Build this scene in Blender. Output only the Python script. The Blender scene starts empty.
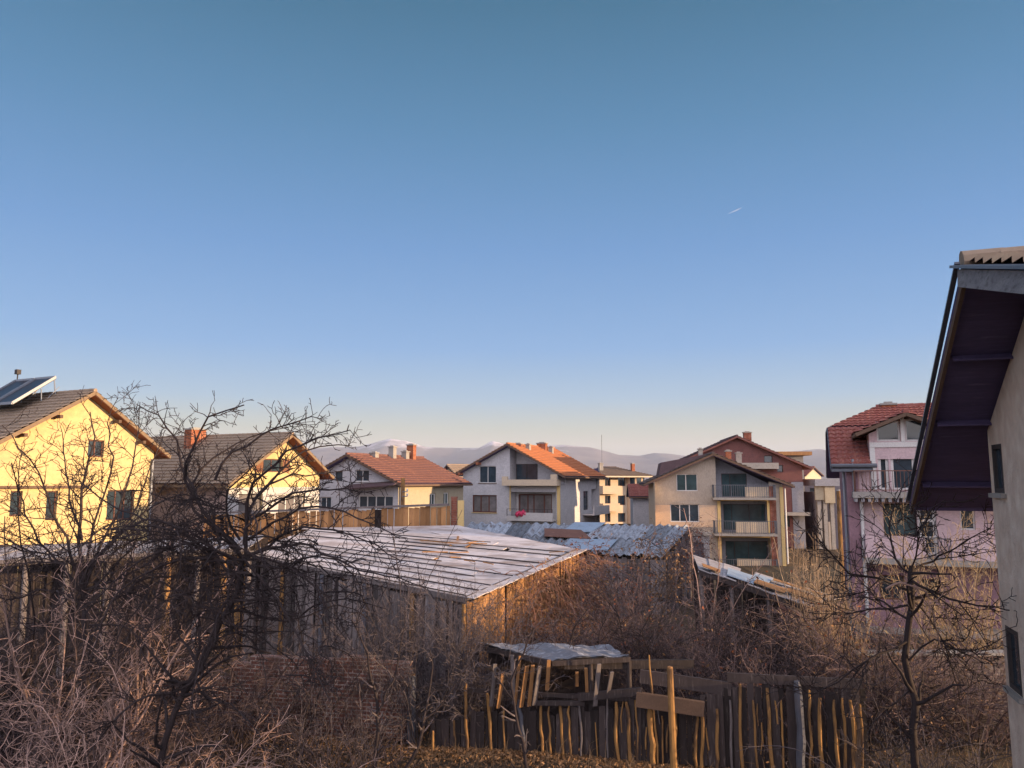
import bpy, math, random
import numpy as np
from mathutils import Vector, Matrix
R = math.radians
sc = bpy.context.scene
COL = sc.collection
CAMZ, FPX, PITCH = 6.5, 773.0, math.atan(96/773)
CP, SP = math.cos(PITCH), math.sin(PITCH)
CAM = Vector((0, 0, CAMZ))

def ray(px, py):
    a, b = px-512, 384-py
    return Vector((a, FPX*CP-b*SP, b*CP+FPX*SP))
def W(px, py, Y):                       # world point at depth Y seen at pixel
    d = ray(px, py); return CAM+d*(Y/d.y)
def G(px, Y, z):                        # world X of an image column at depth Y and height z
    return (px-512)/FPX*(Y*CP+(z-CAMZ)*SP)
def ground_z(x, y):
    return 0.10*math.sin(x*.31+1)*math.cos(y*.23)+0.05*math.sin(x*.9+y*.7)

# ---------------------------------------------------------------- materials
def nn(nt, t, **k):
    n = nt.nodes.new(t)
    for a, b in k.items(): setattr(n, a, b)
    return n
def base_mat(name, rough=.85, spec=.3, metal=0):
    m = bpy.data.materials.new(name); m.use_nodes = True
    b = m.node_tree.nodes['Principled BSDF']
    b.inputs['Roughness'].default_value = rough
    b.inputs['Specular IOR Level'].default_value = spec
    b.inputs['Metallic'].default_value = metal
    return m, m.node_tree, b
def mixc(nt, fac, a, b, mode='MIX'):
    n = nn(nt, 'ShaderNodeMix', data_type='RGBA', blend_type=mode)
    for i, v in ((0, fac), (6, a), (7, b)):
        if hasattr(v, 'type') and hasattr(v, 'node'): nt.links.new(v, n.inputs[i])
        elif isinstance(v, (int, float)) and i == 0: n.inputs[0].default_value = v
        elif isinstance(v, (int, float)): n.inputs[i].default_value = (v, v, v, 1)
        else: n.inputs[i].default_value = (*v, 1)
    return n.outputs[2]
def coords(nt, kind='Object', scale=(1, 1, 1)):
    tc = nn(nt, 'ShaderNodeTexCoord'); mp = nn(nt, 'ShaderNodeMapping')
    mp.inputs['Scale'].default_value = scale
    nt.links.new(tc.outputs[kind], mp.inputs['Vector']); return mp.outputs[0]
def noise(nt, vec, scale, detail=6, rough=.6, lo=.3, hi=.7):
    n = nn(nt, 'ShaderNodeTexNoise'); n.inputs['Scale'].default_value = scale
    n.inputs['Detail'].default_value = detail; n.inputs['Roughness'].default_value = rough
    nt.links.new(vec, n.inputs['Vector'])
    r = nn(nt, 'ShaderNodeMapRange'); r.inputs[1].default_value = lo; r.inputs[2].default_value = hi
    nt.links.new(n.outputs[0], r.inputs[0]); return r.outputs[0]
def bump(nt, b, h, strength=.3, dist=.02):
    n = nn(nt, 'ShaderNodeBump'); n.inputs['Strength'].default_value = strength; n.inputs['Distance'].default_value = dist
    nt.links.new(h, n.inputs['Height']); nt.links.new(n.outputs[0], b.inputs['Normal'])
def island(nt, lo, hi):
    g = nn(nt, 'ShaderNodeNewGeometry'); r = nn(nt, 'ShaderNodeMapRange')
    r.inputs[3].default_value = lo; r.inputs[4].default_value = hi
    nt.links.new(g.outputs['Random Per Island'], r.inputs[0]); return r.outputs[0]

def M(name, c1, c2=None, scale=1.5, rough=.85, spec=.25, metal=0, kind='UV', stretch=(1, 1, 1),
      c3=None, s3=6, t3=(.55, .75), isl=None, bs=.25, bscale=12, bd=.02):
    """weathered surface: two tones in broad patches, a third in finer blotches, fine bump"""
    m, nt, b = base_mat(name, rough, spec, metal)
    c2 = c2 or tuple(x*.75 for x in c1)
    v = coords(nt, kind, stretch)
    col = mixc(nt, noise(nt, v, scale), c1, c2)
    col = mixc(nt, noise(nt, v, s3*4, 4, .7, .35, .9), col, tuple(x*.6 for x in c1))
    if c3: col = mixc(nt, noise(nt, v, s3, 8, .65, *t3), col, c3)
    if isl:
        col = mixc(nt, 1.0, col, island(nt, *isl), 'MULTIPLY')
    nt.links.new(col, b.inputs['Base Color'])
    bump(nt, b, noise(nt, v, bscale, 8, .7, 0, 1), bs, bd)
    return m

def brick_mat(name, c1, c2, mortar, bw=.26, bh=.085, ms=.012, c3=None, msm=.1):
    m, nt, b = base_mat(name, .9, .2)
    v = coords(nt, 'UV')
    n = nn(nt, 'ShaderNodeTexBrick'); n.inputs['Scale'].default_value = 1
    n.inputs['Brick Width'].default_value = bw; n.inputs['Row Height'].default_value = bh
    n.inputs['Mortar Size'].default_value = ms; n.inputs['Mortar Smooth'].default_value = msm
    n.inputs['Color1'].default_value = (*c1, 1); n.inputs['Color2'].default_value = (*c2, 1)
    n.inputs['Mortar'].default_value = (*mortar, 1)
    wv = nn(nt, 'ShaderNodeVectorMath', operation='ADD')
    ns = nn(nt, 'ShaderNodeTexNoise'); ns.inputs['Scale'].default_value = 3
    sb = nn(nt, 'ShaderNodeVectorMath', operation='SCALE'); sb.inputs['Scale'].default_value = .03
    nt.links.new(v, ns.inputs['Vector']); nt.links.new(ns.outputs['Color'], sb.inputs[0])
    nt.links.new(v, wv.inputs[0]); nt.links.new(sb.outputs[0], wv.inputs[1]); nt.links.new(wv.outputs[0], n.inputs['Vector'])
    col = mixc(nt, noise(nt, v, 2.5), n.outputs['Color'], tuple(x*.45 for x in c1))
    if c3: col = mixc(nt, noise(nt, v, 1.2, 6, .6, .5, .65), col, c3)
    nt.links.new(col, b.inputs['Base Color'])
    inv = nn(nt, 'ShaderNodeMath', operation='SUBTRACT'); inv.inputs[0].default_value = 1
    nt.links.new(n.outputs['Fac'], inv.inputs[1]); bump(nt, b, inv.outputs[0], .6, .02)
    return m

def glass_mat(name, c=(.02, .03, .04), rough=.06):
    m, nt, b = base_mat(name, rough, .6)
    v = coords(nt, 'UV')
    nt.links.new(mixc(nt, noise(nt, v, .9, 3), c, tuple(x*2.2 for x in c)), b.inputs['Base Color'])
    bump(nt, b, noise(nt, v, 1.5, 2, .5, 0, 1), .06, .05)
    return m

MAT = dict(
 yellow=M('yellow_stucco', (.66, .50, .24), (.56, .42, .21), c3=(.44, .34, .20), s3=1.1, t3=(.48, .8)),
 yellow_low=M('pale_yellow_stucco', (.74, .58, .32), (.66, .50, .27), c3=(.5, .38, .2)),
 white=M('white_plaster', (.56, .53, .51), (.46, .44, .43), c3=(.4, .38, .36), s3=3),
 bluewhite=M('blue_white_plaster', (.56, .54, .55), (.46, .45, .47), c3=(.34, .33, .35), s3=1.6, t3=(.5, .85)),
 cream=M('cream_plaster', (.62, .50, .36), (.55, .44, .33), c3=(.42, .34, .27), s3=3),
 peach=M('peach_plaster', (.66, .47, .32), (.58, .42, .30), c3=(.42, .33, .27), s3=4, t3=(.5, .8)),
 beige=M('beige_plaster', (.45, .38, .27), (.38, .32, .23), c3=(.28, .24, .18), s3=3),
 beige_grey=M('grey_beige_plaster', (.44, .37, .30), (.38, .32, .26), c3=(.30, .26, .22), s3=3, stretch=(1, .4, 1)),
 rose_wall=M('rosy_plaster', (.40, .30, .27), (.33, .25, .23), c3=(.24, .18, .17), s3=4),
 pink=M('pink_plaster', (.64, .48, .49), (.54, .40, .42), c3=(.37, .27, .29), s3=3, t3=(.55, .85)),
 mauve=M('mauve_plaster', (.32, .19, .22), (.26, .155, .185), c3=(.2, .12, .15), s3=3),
 roughcast=M('grey_roughcast', (.84, .66, .52), (.68, .52, .42), scale=.7, c3=(.88, .76, .64), s3=3.5, t3=(.45, .75), stretch=(1.3, .8, 1), bs=.9, bscale=9, bd=.06),
 brownwall=M('red_brown_cladding', (.20, .085, .075), (.15, .065, .06), c3=(.10, .05, .05), s3=3),
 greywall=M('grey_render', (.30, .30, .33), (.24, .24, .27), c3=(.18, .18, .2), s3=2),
 darkwall=M('dark_slate_render', (.12, .115, .15), (.09, .085, .11), c3=(.2, .17, .17), s3=3),
 concrete=M('weathered_concrete', (.36, .33, .30), (.28, .26, .24), c3=(.18, .16, .15), s3=4, t3=(.5, .8)),
 pillar_brick=brick_mat('red_brick_pillar', (.32, .10, .06), (.24, .07, .045), (.30, .22, .18)),
 chimney_brick=brick_mat('orange_brick', (.46, .14, .06), (.34, .10, .05), (.36, .26, .2), .28, .1),
 old_brick=brick_mat('old_brick_wall', (.30, .125, .09), (.18, .08, .065), (.58, .5, .45), .27, .10, .014, c3=(.10, .06, .05)),
 rubble=brick_mat('grey_stone_wall', (.20, .15, .125), (.15, .12, .11), (.30, .25, .22), .38, .14, .018, c3=(.12, .09, .08)),
 tile_grey=M('grey_brown_tiles', (.34, .25, .18), (.25, .19, .145), c3=(.42, .33, .23), s3=2.5, isl=None, t3=(.5, .8)),
 tile_dark=M('dark_brown_tiles', (.14, .105, .09), (.10, .08, .075), c3=(.2, .16, .13), s3=2.5),
 tile_orange=M('orange_clay_tiles', (.48, .185, .08), (.36, .13, .06), c3=(.20, .09, .06), s3=1.6, t3=(.5, .75)),
 tile_red=M('red_clay_tiles', (.30, .10, .08), (.21, .07, .065), c3=(.46, .24, .18), s3=3, t3=(.5, .75)),
 tile_shaded=M('shade_darkened_tiles', (.20, .095, .08), (.14, .07, .065), c3=(.34, .16, .10), s3=1.6, t3=(.5, .75)),  # clay tiles darkened in colour to stand for the shadow over them
 tile_plum=M('plum_sheet_roof', (.13, .08, .085), (.10, .065, .07), c3=(.18, .12, .12), s3=2),
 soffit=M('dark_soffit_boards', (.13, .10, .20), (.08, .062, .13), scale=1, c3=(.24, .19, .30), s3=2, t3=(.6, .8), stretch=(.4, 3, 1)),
 soffit_red=M('reddish_soffit_boards', (.22, .08, .05), (.15, .06, .04)),
 fascia=M('brown_fascia', (.16, .10, .07), (.11, .07, .05)),
 fascia_grey=M('worn_grey_fascia', (.34, .33, .34), (.22, .21, .23), scale=3, c3=(.12, .11, .12), s3=5, t3=(.5, .7), stretch=(1, 3, 1)),
 metal_grey=M('grey_painted_metal', (.30, .32, .36), (.22, .24, .28), rough=.45, spec=.5, metal=.3),
 zinc=M('dark_zinc', (.16, .17, .2), (.1, .11, .13), rough=.5, metal=.4),
 frame_white=M('white_window_frame', (.72, .70, .68), (.62, .60, .58), rough=.5),
 frame_brown=M('brown_window_frame', (.16, .06, .04), (.10, .04, .03), rough=.6),
 frame_dark=M('dark_window_frame', (.06, .05, .05), (.04, .035, .035), rough=.6),
 shutter=M('brown_shutter', (.26, .12, .07), (.18, .085, .05), stretch=(1, 9, 1)),
 trim_sun_yellow=M('yellow_paint_and_sun', (.72, .52, .22), (.6, .43, .2)),  # yellow paint, also used for sunlight on reveals and returns
 glass=glass_mat('dark_glass'), glass_teal=glass_mat('teal_glass', (.025, .045, .05)),
 glass_warm=glass_mat('curtained_glass', (.10, .09, .09), .15),
 solar=M('solar_glass', (.03, .03, .045), (.02, .02, .03), rough=.3, spec=.4, bs=.02),
 wood=M('weathered_grey_wood', (.22, .185, .18), (.12, .10, .10), scale=1, c3=(.36, .33, .34), s3=3, stretch=(7, .7, 1), isl=(.35, 1.25), bs=.5),
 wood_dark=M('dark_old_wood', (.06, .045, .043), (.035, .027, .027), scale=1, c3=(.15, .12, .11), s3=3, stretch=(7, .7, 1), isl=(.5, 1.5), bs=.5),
 wood_warm=M('ochre_wood', (.46, .24, .10), (.32, .16, .07), scale=1, c3=(.18, .09, .05), s3=3, stretch=(7, .7, 1), isl=(.55, 1.15), bs=.5),
 wood_lit=M('stripped_pole_wood', (.44, .235, .08), (.28, .15, .06), scale=1.5, c3=(.10, .06, .04), s3=4, t3=(.48, .62), stretch=(1, 1, .25), kind='Object', isl=(.6, 1.1), bs=.6),
 wood_blue=M('blue_grey_post', (.12, .125, .15), (.08, .08, .10), scale=2, c3=(.12, .10, .10), s3=3, stretch=(1, 1, .3), kind='Object', bs=.6),
 sheet=M('frosted_roof_sheet', (.78, .71, .70), (.58, .49, .45), scale=.9, c3=(.28, .18, .13), s3=.9, t3=(.49, .74), stretch=(.45, 1.7, 1), isl=(.8, 1.1), rough=.6, bs=.3),
 sheet_pale=M('pale_roof_sheet', (.42, .40, .42), (.30, .27, .28), scale=1, c3=(.13, .10, .09), s3=1.6, t3=(.5, .7), isl=(.7, 1.15), rough=.55),
 sheet_blue=M('light_blue_sheet', (.34, .42, .52), (.28, .35, .44), c3=(.2, .2, .22), s3=3, rough=.5, isl=(.8, 1.15)),
 corrugated=M('corrugated_cement', (.38, .42, .48), (.22, .24, .28), scale=1.2, c3=(.11, .085, .075), s3=1.6, t3=(.48, .68), isl=(.5, 1.3), rough=.75),
 rusty=M('rusty_sheet', (.22, .11, .08), (.15, .075, .06), c3=(.3, .17, .12), s3=3, isl=(.7, 1.2)),
 bark_dark=M('dark_bark', (.045, .032, .032), (.03, .022, .024), kind='Object', scale=3, c3=(.09, .07, .06), s3=6, t3=(.6, .8)),
 bark_brown=M('brown_twigs', (.20, .135, .125), (.095, .064, .064), kind='Object', scale=.8, isl=(.4, 1.5)),
 bark_pale=M('pale_twigs', (.58, .38, .31), (.27, .16, .13), kind='Object', scale=.6, isl=(.25, 1.2)),
 bark_mid=M('dusky_twigs', (.085, .062, .064), (.05, .036, .04), kind='Object', scale=.8, isl=(.4, 1.7)),
 bark_grey=M('grey_twigs', (.13, .105, .11), (.085, .068, .075), kind='Object', scale=.8, isl=(.5, 1.3)),
 bark_red=M('rust_vine_stems', (.40, .20, .125), (.24, .115, .075), kind='Object', scale=.8, isl=(.45, 1.25)),
 cane=M('straw_canes', (.52, .36, .22), (.36, .24, .15), kind='Object', scale=.8, isl=(.5, 1.2)),
 bark_gold=M('golden_twigs', (.50, .36, .20), (.36, .25, .15), kind='Object', scale=.8, isl=(.5, 1.2)),
 leaf_rust=M('rust_dry_leaves', (.32, .10, .045), (.2, .07, .035), kind='Object', scale=2, isl=(.4, 1.4)),
 leaf_tan=M('tan_dry_leaves', (.34, .2, .10), (.22, .12, .065), kind='Object', scale=2, isl=(.4, 1.4)),
 straw=M('dry_grass', (.22, .15, .09), (.14, .09, .06), kind='Object', scale=.6, isl=(.5, 1.3)),
 cloth_pink=M('pink_cloth', (.62, .06, .14), (.45, .04, .1), scale=6),
 sheet_old=M('old_lead_sheet', (.24, .24, .27), (.14, .14, .16), scale=1.2, c3=(.42, .43, .47), s3=3, t3=(.52, .7), rough=.6, bs=.5),
 snow=M('old_snow', (.62, .64, .70), (.5, .5, .56), kind='Object', scale=2),
)

# ---------------------------------------------------------------- meshes
def np_mesh(name, V, F, mat, smooth=False, uv=True):
    """V (n,3); F list of int arrays (m,k)"""
    me = bpy.data.meshes.new(name)
    V = np.asarray(V, np.float32).reshape(-1, 3)
    loops = np.concatenate([f.ravel() for f in F]).astype(np.int32)
    tot = np.concatenate([np.full(len(f), f.shape[1], np.int32) for f in F])
    st = np.concatenate([[0], np.cumsum(tot)[:-1]]).astype(np.int32)
    me.vertices.add(len(V)); me.vertices.foreach_set('co', V.ravel())
    me.loops.add(len(loops)); me.loops.foreach_set('vertex_index', loops)
    me.polygons.add(len(tot)); me.polygons.foreach_set('loop_start', st); me.polygons.foreach_set('loop_total', tot)
    me.polygons.foreach_set('use_smooth', np.full(len(tot), bool(smooth)))
    me.update(calc_edges=True)
    if uv:
        N = np.empty(len(tot)*3, np.float32); me.polygons.foreach_get('normal', N); N = N.reshape(-1, 3)
        u = np.stack([-N[:, 1], N[:, 0], np.zeros(len(N))], 1); l = np.linalg.norm(u, axis=1)
        flat = l < .05; u[flat] = (1, 0, 0); l[flat] = 1; u /= l[:, None]
        v = np.cross(N, u)
        pi = np.repeat(np.arange(len(tot)), tot); P = V[loops]
        UV = np.stack([(P*u[pi]).sum(1), (P*v[pi]).sum(1)], 1).astype(np.float32)
        lay = me.uv_layers.new(name='UVMap'); lay.data.foreach_set('uv', UV.ravel())
    me.materials.append(mat); me.validate()
    return me
def link(name, me, parent=None, **props):
    o = bpy.data.objects.new(name, me); COL.objects.link(o); o.parent = parent
    for k, v in props.items(): o[k] = v
    return o
def thing(name, label, cat, loc, rz=0, group=None):
    o = bpy.data.objects.new(name, None); COL.objects.link(o)
    o.empty_display_size = .3; o.location = loc; o.rotation_euler = (0, 0, rz); o['label'] = label; o['category'] = cat
    if group: o['group'] = group
    return o

class MB:
    def __init__(s): s.v = []; s.f = {}; s.n = 0; s.arr = []
    def poly(s, pts):
        k = len(pts); s.f.setdefault(k, []).append(list(range(s.n, s.n+k)))
        s.v.extend([tuple(p) for p in pts]); s.n += k
    def hexa(s, p):                                    # p: 8 points, bottom 0-3 (ccw from above), top 4-7
        b = s.n; s.v.extend([tuple(q) for q in p]); s.n += 8
        s.f.setdefault(4, []).extend([[b+i for i in q] for q in ((3, 2, 1, 0), (4, 5, 6, 7), (0, 1, 5, 4), (1, 2, 6, 5), (2, 3, 7, 6), (3, 0, 4, 7))])
    def box(s, x0, x1, y0, y1, z0, z1):
        s.hexa([(x0, y0, z0), (x1, y0, z0), (x1, y1, z0), (x0, y1, z0), (x0, y0, z1), (x1, y0, z1), (x1, y1, z1), (x0, y1, z1)])
    def beam(s, a, b, w, h=None, roll=0, up=(0, 0, 1)):    # rectangular bar between two points
        a, b = Vector(a), Vector(b); h = h or w; t = (b-a).normalized()
        u = t.cross(Vector(up)); u = u.normalized() if u.length > .05 else Vector((1, 0, 0))
        v = u.cross(t)
        if roll: q = Matrix.Rotation(roll, 3, t); u = q@u; v = q@v
        u = u*(w/2); v = v*(h/2)
        s.hexa([a-u-v, b-u-v, b+u-v, a+u-v, a-u+v, b-u+v, b+u+v, a+u+v])
    def plate(s, q, th):                               # q: 4 corners of the top face, thickness below
        q = [Vector(p) for p in q]; n = (q[1]-q[0]).cross(q[3]-q[0]).normalized()
        if n.z < 0: n = -n
        lo = [p-n*th for p in q]
        if (q[1]-q[0]).cross(q[3]-q[0]).z < 0: lo.reverse(); q = q[::-1]
        s.hexa(lo+q)
    def grid(s, A, wrap=False):                        # A (r,c,3)
        r, c = A.shape[:2]; idx = s.n+np.arange(r*c).reshape(r, c)
        q = np.stack([idx[:-1, :-1], idx[:-1, 1:], idx[1:, 1:], idx[1:, :-1]], -1).reshape(-1, 4)
        s.f.setdefault(4, []).extend(q.tolist()); s.v.extend(A.reshape(-1, 3).tolist()); s.n += r*c
    def tube(s, pts, rad, k=8, cap=True):
        pts = [Vector(p) for p in pts]; n = len(pts)
        if not hasattr(rad, '__len__'): rad = [rad]*n
        b = s.n
        for i, p in enumerate(pts):
            t = (pts[min(i+1, n-1)]-pts[max(i-1, 0)]).normalized()
            u = t.cross(Vector((.3, .2, 1)) if abs(t.z) < .9 else Vector((1, 0, 0))).normalized(); w = t.cross(u)
            for j in range(k):
                a = 2*math.pi*j/k; s.v.append(tuple(p+(u*math.cos(a)+w*math.sin(a))*rad[i]))
        s.n += n*k; L = s.f.setdefault(4, [])
        for i in range(n-1):
            for j in range(k):
                j2 = (j+1) % k; L.append([b+i*k+j, b+i*k+j2, b+(i+1)*k+j2, b+(i+1)*k+j])
        if cap: s.f.setdefault(k, []).extend([[b+j for j in range(k)][::-1], [b+(n-1)*k+j for j in range(k)]])
    def build(s, name, mat, parent=None, smooth=False, **props):
        F = [np.array(f, np.int64) for f in s.f.values() if len(f)]
        return link(name, np_mesh(name, s.v, F, MAT[mat] if isinstance(mat, str) else mat, smooth), parent, **props)

def inv_trans(root):
    return Matrix.Translation(root.location)@Matrix.Rotation(root.rotation_euler.z, 4, 'Z')
class Plane:
    """a wall plane in a thing's own frame: O + u*U + v*Z, outward normal N"""
    def __init__(s, root, O, U):
        s.root, s.O, s.U = root, Vector(O), Vector(U).normalized(); s.N = s.U.cross(Vector((0, 0, 1)))
    def at(s, u, v, d=0): return s.O+s.U*u+Vector((0, 0, v))+s.N*d
    def hit(s, px, py):
        m = inv_trans(s.root).inverted(); c = m@CAM; d = m.to_3x3()@ray(px, py)
        t = (s.O-c).dot(s.N)/d.dot(s.N); p = c+d*t-s.O
        return p.dot(s.U), p.z
    def rect(s, x0, y0, x1, y1):
        ym, xm = (y0+y1)/2, (x0+x1)/2
        u0, u1 = s.hit(x0, ym)[0], s.hit(x1, ym)[0]
        v1, v0 = s.hit(xm, y0)[1], s.hit(xm, y1)[1]
        return (min(u0, u1), max(u0, u1), v0, v1)
    def box(s, mb, u0, u1, v0, v1, d0, d1):
        a = s.at
        mb.hexa([a(u0, v0, d1), a(u1, v0, d1), a(u1, v0, d0), a(u0, v0, d0), a(u0, v1, d1), a(u1, v1, d1), a(u1, v1, d0), a(u0, v1, d0)])
def clip(poly, ax, val, keep_less):
    out = []
    for i in range(len(poly)):
        a, b = poly[i], poly[(i+1) % len(poly)]
        ia = (a[ax] <= val) if keep_less else (a[ax] >= val); ib = (b[ax] <= val) if keep_less else (b[ax] >= val)
        if ia: out.append(a)
        if ia != ib:
            t = (val-a[ax])/(b[ax]-a[ax]); out.append((a[0]+(b[0]-a[0])*t, a[1]+(b[1]-a[1])*t))
    return out
def wall(mb, P, poly, holes=()):
    """holes: (u0,u1,v0,v1,depth,closed)"""
    us = [p[0] for p in poly]; vs = [p[1] for p in poly]
    cu = sorted({min(us), max(us), *[h[0] for h in holes], *[h[1] for h in holes]})
    cv = sorted({min(vs), max(vs), *[h[2] for h in holes], *[h[3] for h in holes]})
    cu = [c for c in cu if min(us) <= c <= max(us)]; cv = [c for c in cv if min(vs) <= c <= max(vs)]
    for i in range(len(cu)-1):
        for j in range(len(cv)-1):
            mu, mv = (cu[i]+cu[i+1])/2, (cv[j]+cv[j+1])/2
            if any(h[0] < mu < h[1] and h[2] < mv < h[3] for h in holes): continue
            q = poly
            for ax, val, kl in ((0, cu[i], False), (0, cu[i+1], True), (1, cv[j], False), (1, cv[j+1], True)):
                if len(q) > 2: q = clip(q, ax, val, kl)
            if len(q) > 2: mb.poly([P.at(*p) for p in q])
    for h in holes:
        u0, u1, v0, v1, d, c = h
        for a, b in (((u0, v0), (u1, v0)), ((u1, v0), (u1, v1)), ((u1, v1), (u0, v1)), ((u0, v1), (u0, v0))):
            mb.poly([P.at(*a, 0), P.at(*b, 0), P.at(*b, -d), P.at(*a, -d)])
        if c: mb.poly([P.at(u0, v0, -d), P.at(u1, v0, -d), P.at(u1, v1, -d), P.at(u0, v1, -d)])
def window(root, P, r, d=.14, cols=2, rows=1, fm='frame_white', gm='glass', fw=.06, sill=None, name='window', splits=None, label=None):
    u0, u1, v0, v1 = r; mb = MB(); B = lambda *a: P.box(mb, *a)
    B(u0, u0+fw, v0, v1, -d-.05, -d+.03); B(u1-fw, u1, v0, v1, -d-.05, -d+.03)
    B(u0+fw, u1-fw, v0, v0+fw, -d-.05, -d+.03); B(u0+fw, u1-fw, v1-fw, v1, -d-.05, -d+.03)
    for f in (splits if splits is not None else [i/cols for i in range(1, cols)]):
        x = u0+(u1-u0)*f; B(x-fw*.5, x+fw*.5, v0+fw, v1-fw, -d-.05, -d+.02)
    for i in range(1, rows):
        z = v0+(v1-v0)*i/rows; B(u0+fw, u1-fw, z-fw*.4, z+fw*.4, -d-.045, -d+.015)
    w = mb.build(name, fm, root)
    if label: w['label'] = label
    g = MB(); P.box(g, u0+fw*.4, u1-fw*.4, v0+fw*.4, v1-fw*.4, -d-.04, -d-.015); g.build('pane', gm, w)
    if sill: s = MB(); P.box(s, u0-.08, u1+.08, v0-.07, v0-.004, -d+.035, .07); s.build('sill', sill, w)
    return w
def tiles(mb, A, B, C, D, row=.34, wave=.24, amp=.028, sub=4, off=.03):
    """wavy, stepped roof tiles over the slope A-B (ridge) to D-C (eave)"""
    A, B, C, D = [np.array(p, float) for p in (A, B, C, D)]
    n = np.cross(D-A, B-A); n /= np.linalg.norm(n); n *= (1 if n[2] > 0 else -1)
    Lu = max(np.linalg.norm(B-A), np.linalg.norm(C-D)); Lv = max(np.linalg.norm(D-A), np.linalg.norm(C-B))
    nr = max(2, int(Lv/row)); nc = max(2, int(Lu/wave*sub))
    s = np.linspace(0, 1, nc+1); wv = amp*np.abs(np.sin(np.pi*s*Lu/wave))
    rs = np.random.RandomState(nr*nc % 9973)
    rows = []
    for j in range(nr):
        jit = rs.normal(0, .004, nc+1)
        for t, h in ((j/nr, 0), ((j+1)/nr-.002, .065)):
            p = (A+(B-A)*s[:, None])*(1-t)+(D+(C-D)*s[:, None])*t
            rows.append(p+n*(off+wv+h+jit)[:, None])
    mb.grid(np.array(rows))
MAT['trim_wood'] = M('tan_rake_boards', (.27, .19, .12), (.19, .13, .085), stretch=(1, 4, 1), c3=(.12, .09, .06), s3=4)
def roof(root, slopes, th=.16, mat='tile_grey', slab='soffit', row=.34, wave=.26, amp=.028, sub=4, fascia='fascia', fh=.16, fw=.04, tiled=True):
    s = MB(); t = MB(); f = MB()
    for q in slopes:
        A, B, C, D = [Vector(p) for p in q]
        s.plate([A, B, C, D], th)
        if tiled: tiles(t, A, B, C, D, row, wave, amp, sub)
        dn = Vector((0, 0, -fh/2+.02))
        c0 = (A+B+C+D)/4
        for a, b in ((D, C), (A, D), (B, C)):
            mid = (a+b)/2; out = (mid-c0); out.z = 0
            e = (b-a).normalized(); out = (out-e*out.dot(e)).normalized()*(fw/2+.004)
            f.beam(a+dn+out, b+dn+out, fw, fh)
    o = s.build('roof', slab, root)
    if tiled:
        t.build('tile_layer', mat, o, smooth=False)
        r = MB()
        for q in slopes[:1]:
            A, B = Vector(q[0]), Vector(q[1]); n = int((B-A).length/.4)+1
            if (B-A).length > .6:
                for i in range(n):
                    a = A.lerp(B, i/n)+Vector((0, 0, .05)); b = A.lerp(B, (i+1.06)/n)+Vector((0, 0, .07)); r.tube([a, b], .11, 8)
        if r.n: r.build('ridge_cap', mat, o)
    f.build('fascia_board', fascia, o)
    return o
def chimney(parent, x, y, z0, z1, w=.6, d=.5, mat='chimney_brick', cap='concrete'):
    m = MB(); m.box(x-w/2, x+w/2, y-d/2, y+d/2, z0, z1); c = m.build('chimney', mat, parent)
    k = MB(); k.box(x-w/2-.07, x+w/2+.07, y-d/2-.07, y+d/2+.07, z1+.003, z1+.09)
    k.box(x-w*.3, x+w*.3, y-d*.3, y+d*.3, z1+.093, z1+.17)
    k.build('chimney_cap', cap, c); return c
def railing(root, P, u0, u1, v0, v1, d, step=.13, mat='metal_grey', ends=True, back=0, name='railing', r=.012):
    m = MB()
    def run(p, q):
        n = max(1, int((q-p).length/step)); up = Vector((0, 0, v1-v0))
        m.beam(p+up, q+up, .05, .04); m.beam(p+Vector((0, 0, .08)), q+Vector((0, 0, .08)), .03, .03)
        for i in range(n+1):
            a = p.lerp(q, i/n); m.beam(a, a+up, r*2 if i % 8 else .05)
    run(P.at(u0, v0, d), P.at(u1, v0, d))
    if ends: run(P.at(u0, v0, d), P.at(u0, v0, back)); run(P.at(u1, v0, d), P.at(u1, v0, back))
    return m.build(name, mat, root)

# gable house: local x along the gable, y into the house, ridge above x = 0
def house(name, label, cat, apex, Y, theta, wl, wr, L, zel, zer, ov=.6, ovf=.5, wallmat='white', roofmat='tile_grey', slab='soffit', fascia='fascia', holes=None, side=None, left=None, group=None, tilek={}):
    p = W(apex[0], apex[1], Y); zr = p.z-.26; th = R(theta)      # the apex pixel is the tip of the roof overhang
    root = thing(name, label, cat, (p.x-ovf*math.sin(th), p.y+ovf*math.cos(th), 0), th, group)
    F = Plane(root, (0, 0, 0), (1, 0, 0)); S = Plane(root, (wr, 0, 0), (0, 1, 0)); Lf = Plane(root, (-wl, L, 0), (0, -1, 0))
    Bk = Plane(root, (0, L, 0), (-1, 0, 0))
    return root, F, S, Lf, Bk, zr
def gable_poly(wl, wr, zel, zer, zr): return [(-wl, 0), (wr, 0), (wr, zer), (0, zr), (-wl, zel)]
def gable_roof(root, wl, wr, L, zel, zer, zr, ov, ovf, **k):
    sl, sr = (zr-zel)/wl, (zr-zer)/wr; up = .18
    y0, y1 = -ovf, L+ovf
    A, B = (0, y0, zr+up), (0, y1, zr+up)
    l0, l1 = (-wl-ov, y0, zel+up-sl*ov), (-wl-ov, y1, zel+up-sl*ov)
    r0, r1 = (wr+ov, y0, zer+up-sr*ov), (wr+ov, y1, zer+up-sr*ov)
    return roof(root, [(A, B, r1, r0), (A, B, l1, l0)], **k)

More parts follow.
